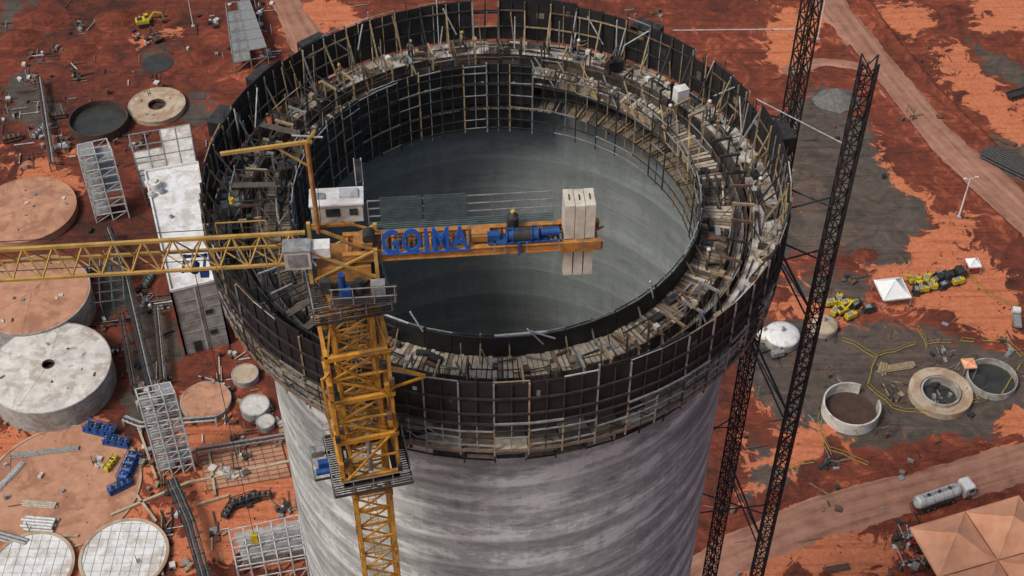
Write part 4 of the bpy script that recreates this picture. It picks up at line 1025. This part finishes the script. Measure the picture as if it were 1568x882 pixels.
for q in cs: canopy(mb,[S(u,v,he) for u,v in q],he,7.2,'tent_o')
mb.build('marquee_tent')
def dome(u,v,rp,m,h=1.6):
    x,y=S(u,v,h); r=rp*MPP(v,h); mb=MB(); mb.sector(0,0,r-.15,r,0,h,0,2*math.pi,40,'conc')
    for i in range(6):
        t0=i/6*math.pi/2;t1=(i+1)/6*math.pi/2
        mb.tube((0,0,h+1.0*math.sin(t0)),(0,0,h+1.0*math.sin(t1)),r*math.cos(t0),m,max(r*math.cos(t1),.15),n=32,cap=(i==5))
    mb.tube((0,0,h+1.0),(0,0,h+1.9),.25,'gsteel'); 
    for k in range(8): a=k*math.pi/4; mb.beam((r*math.cos(a),r*math.sin(a),0),(r*1.25*math.cos(a),r*1.25*math.sin(a),.1),.2,'dsteel'); mb.beam((r*.98*math.cos(a),r*.98*math.sin(a),h),(0,0,h+1.06),.08,'gsteel')
    mb.build('round_water_tank',loc=(x,y,0))
dome(1198,512,27,'white'); dome(1262,497,21,'concb',1.2); dome(1170,512,12,'white',.8)
def pole(u,v,h,arm=True,r=.12):
    x,y=S(u,v); mb=MB(); mb.tube((0,0,0),(0,0,h),r,'white',r*.6,n=8); mb.box((0,0,.1),(.8,.8,.3),'conc')
    if arm: mb.beam((0,0,h),(1.2,.3,h+.2),.1,'lsteel'); mb.box((1.3,.3,h+.2),(.7,.3,.14),'white'); mb.beam((0,0,h),(-1.0,-.2,h+.2),.1,'lsteel'); mb.box((-1.1,-.2,h+.2),(.6,.3,.14),'white')
    mb.build('light_pole',loc=(x,y,0))
pole(1468,332,10,True,.2); pole(1252,60,12); pole(296,40,8)
mb=MB()
for line in([(1290,520),(1340,548),(1400,528),(1470,522),(1540,525),(1565,545)],[(1405,505),(1420,535)],[(1340,548),(1330,590),(1365,625),(1440,640)],[(1250,650),(1270,690),(1330,712)],[(1480,420),(1510,450),(1560,470)],[(1210,720),(1260,700)],[(1560,560),(1530,610),(1480,620)]):
    for i in range(len(line)-1):
        a=Vector(S(*line[i]));b_=Vector(S(*line[i+1])); n=max(1,int((b_-a).length/2)); p0=None
        for k in range(n+1):
            p=a.lerp(b_,k/n)+Vector((ru(-.35,.35),ru(-.35,.35))); mb.beam((p.x,p.y,0),(p.x,p.y,1.0),.06,'yline')
            if p0 is not None and rnd()<.85: mb.beam((p0.x,p0.y,.95),(p.x,p.y,.9),.05,'yline',.12); mb.beam((p0.x,p0.y,.1),(p.x,p.y,.1),.18,'yline',.05)
            p0=p
mb.build('barrier_fence')
def mound(u,v,r,h,m=gm):
    x,y=S(u,v); vs=[];fs=[];n=20;k=5
    vs.append((0,0,h))
    for i in range(1,k+1):
        for j in range(n):
            a=2*math.pi*j/n; rr=r*i/k*ru(.85,1.15); vs.append((rr*math.cos(a),rr*math.sin(a)*.8,h*(math.cos(i/k*math.pi)*.5+.5)*ru(.8,1.15)-.2*(i==k)))
    for j in range(n): fs.append((0,1+j,1+(j+1)%n))
    for i in range(k-1):
        for j in range(n): a=1+i*n+j;b_=1+i*n+(j+1)%n; fs.append((a,a+n,b_+n,b_))
    mb=MB(); mb.add(vs,fs,m,True); mb.build('soil_mound',loc=(x,y,-.05))
M['gravel']=simple('grey_gravel',(0.17,0.165,0.15),(0.09,0.085,0.078),1.5,0.95)
mound(1282,152,5.5,2.4,M['gravel'])
for q in((30,60,6,2),(120,80,5,1.6),(180,30,6,1.8),(300,90,5,1.5),(60,30,7,1.5),(320,200,4,1),(1325,390,3,.8),(1190,450,3,.8)):
    mound(*q)
mb=MB()
zones=[((0,60),(330,260),150,['gsteel','rust','wood2','offw','dsteel','rust','dsteel']),((0,0),(330,60),35,['rust','dsteel','gsteel']),((200,540),(470,700),130,['lsteel','offw','rust','dsteel','tan','wood1']),((240,690),(500,882),160,['lsteel','offw','rust','dsteel','tan','dsteel','gsteel']),
 ((0,640),(240,882),50,['offw','rust','lsteel','tan','gsteel']),((110,330),(260,640),130,['gsteel','dsteel','rust','offw','black']),((1130,460),(1568,720),100,['tan','gsteel','rust','dsteel','dsteel']),
 ((1360,800),(1450,882),110,['lsteel','dsteel','black','gsteel','rust','red']),((1100,720),(1400,882),22,['gsteel','rust','wood2','dsteel']),((330,0),(420,90),50,['lsteel','offw','dsteel','gsteel']),((1200,0),(1568,440),35,['rust','wood3','dsteel']),((420,0),(1200,40),20,['gsteel','rust']),((0,150),(110,250),70,['lsteel','gsteel','rust','rust'])]
for (u0,v0),(u1,v1),n,ms in zones:
    cl=[(ru(u0,u1),ru(v0,v1)) for _ in range(max(3,n//14))]
    for _ in range(n):
        if rnd()<.75: c=random.choice(cl); u=random.gauss(c[0],8); v=random.gauss(c[1],5)
        else: u,v=ru(u0,u1),ru(v0,v1)
        x,y=S(u,v); m=random.choice(ms); k=rnd()
        if k<.4: t=random.choice([.2,1.75,.2,1.75,rnd()*3]); l=ru(1,4.5); mb.beam((x,y,.12),(x+l*math.cos(t),y+l*math.sin(t),.15),ru(.08,.22),m)
        elif k<.78: mb.box((x,y,.2),(ru(.3,1.3),ru(.3,1.2),ru(.2,.8)),m,rz=ru(0,3))
        elif k<.88: mb.tube((x,y,0),(x,y,ru(.5,1.2)),ru(.2,.5),m,n=10)
        else: mb.beam((x,y,0),(x,y,ru(1.5,3)),.1,m)
mb.build('construction_debris')
mb=MB()
for _ in range(1200):
    u,v=random.choice([(ru(-20,480),ru(-10,890)),(ru(1080,1600),ru(-10,890))]); x,y=S(u,v); s=ru(.08,.3)
    vs=[(x+s*ru(.6,1.2)*math.cos(k*1.57),y+s*ru(.6,1.2)*math.sin(k*1.57),-.12) for k in range(4)]+[(x,y,s*ru(.4,.9))]
    mb.add(vs,[(0,1,4),(1,2,4),(2,3,4),(3,0,4)],gm)
mb.build('soil_clods')

# ================= LIGHT / WORLD / CAMERA =================
w=bpy.data.worlds.new('World'); scene.world=w; w.use_nodes=True; nt=w.node_tree
sky=nt.nodes.new('ShaderNodeTexSky'); sky.sky_type='NISHITA'; sky.sun_disc=False
sd=Vector((-.62,-.45,0)).normalized(); el=D(54); sdir=Vector((sd.x*math.cos(el),sd.y*math.cos(el),math.sin(el)))
sky.sun_elevation=el; sky.sun_rotation=math.atan2(sd.x,sd.y)
sky.dust_density=5.0; sky.air_density=1.0
nt.links.new(sky.outputs[0],nt.nodes['Background'].inputs[0]); nt.nodes['Background'].inputs[1].default_value=0.11
sl=bpy.data.lights.new('sun','SUN'); sl.energy=2.0; sl.angle=D(14); sl.color=(1,.96,.90)
so=bpy.data.objects.new('sun',sl); scene.collection.objects.link(so); so.rotation_euler=sdir.to_track_quat('Z','Y').to_euler(); so.location=(0,0,300)
cam=bpy.data.cameras.new('camera'); co_=bpy.data.objects.new('camera',cam); scene.collection.objects.link(co_)
co_.location=(0,0,CAMZ); co_.rotation_euler=(D(45),0,0); cam.sensor_width=36; cam.lens=2137/1568*36; cam.clip_end=12000; cam.clip_start=.5
scene.camera=co_
scene.view_settings.view_transform='Standard'; scene.view_settings.look='None'; scene.view_settings.exposure=0
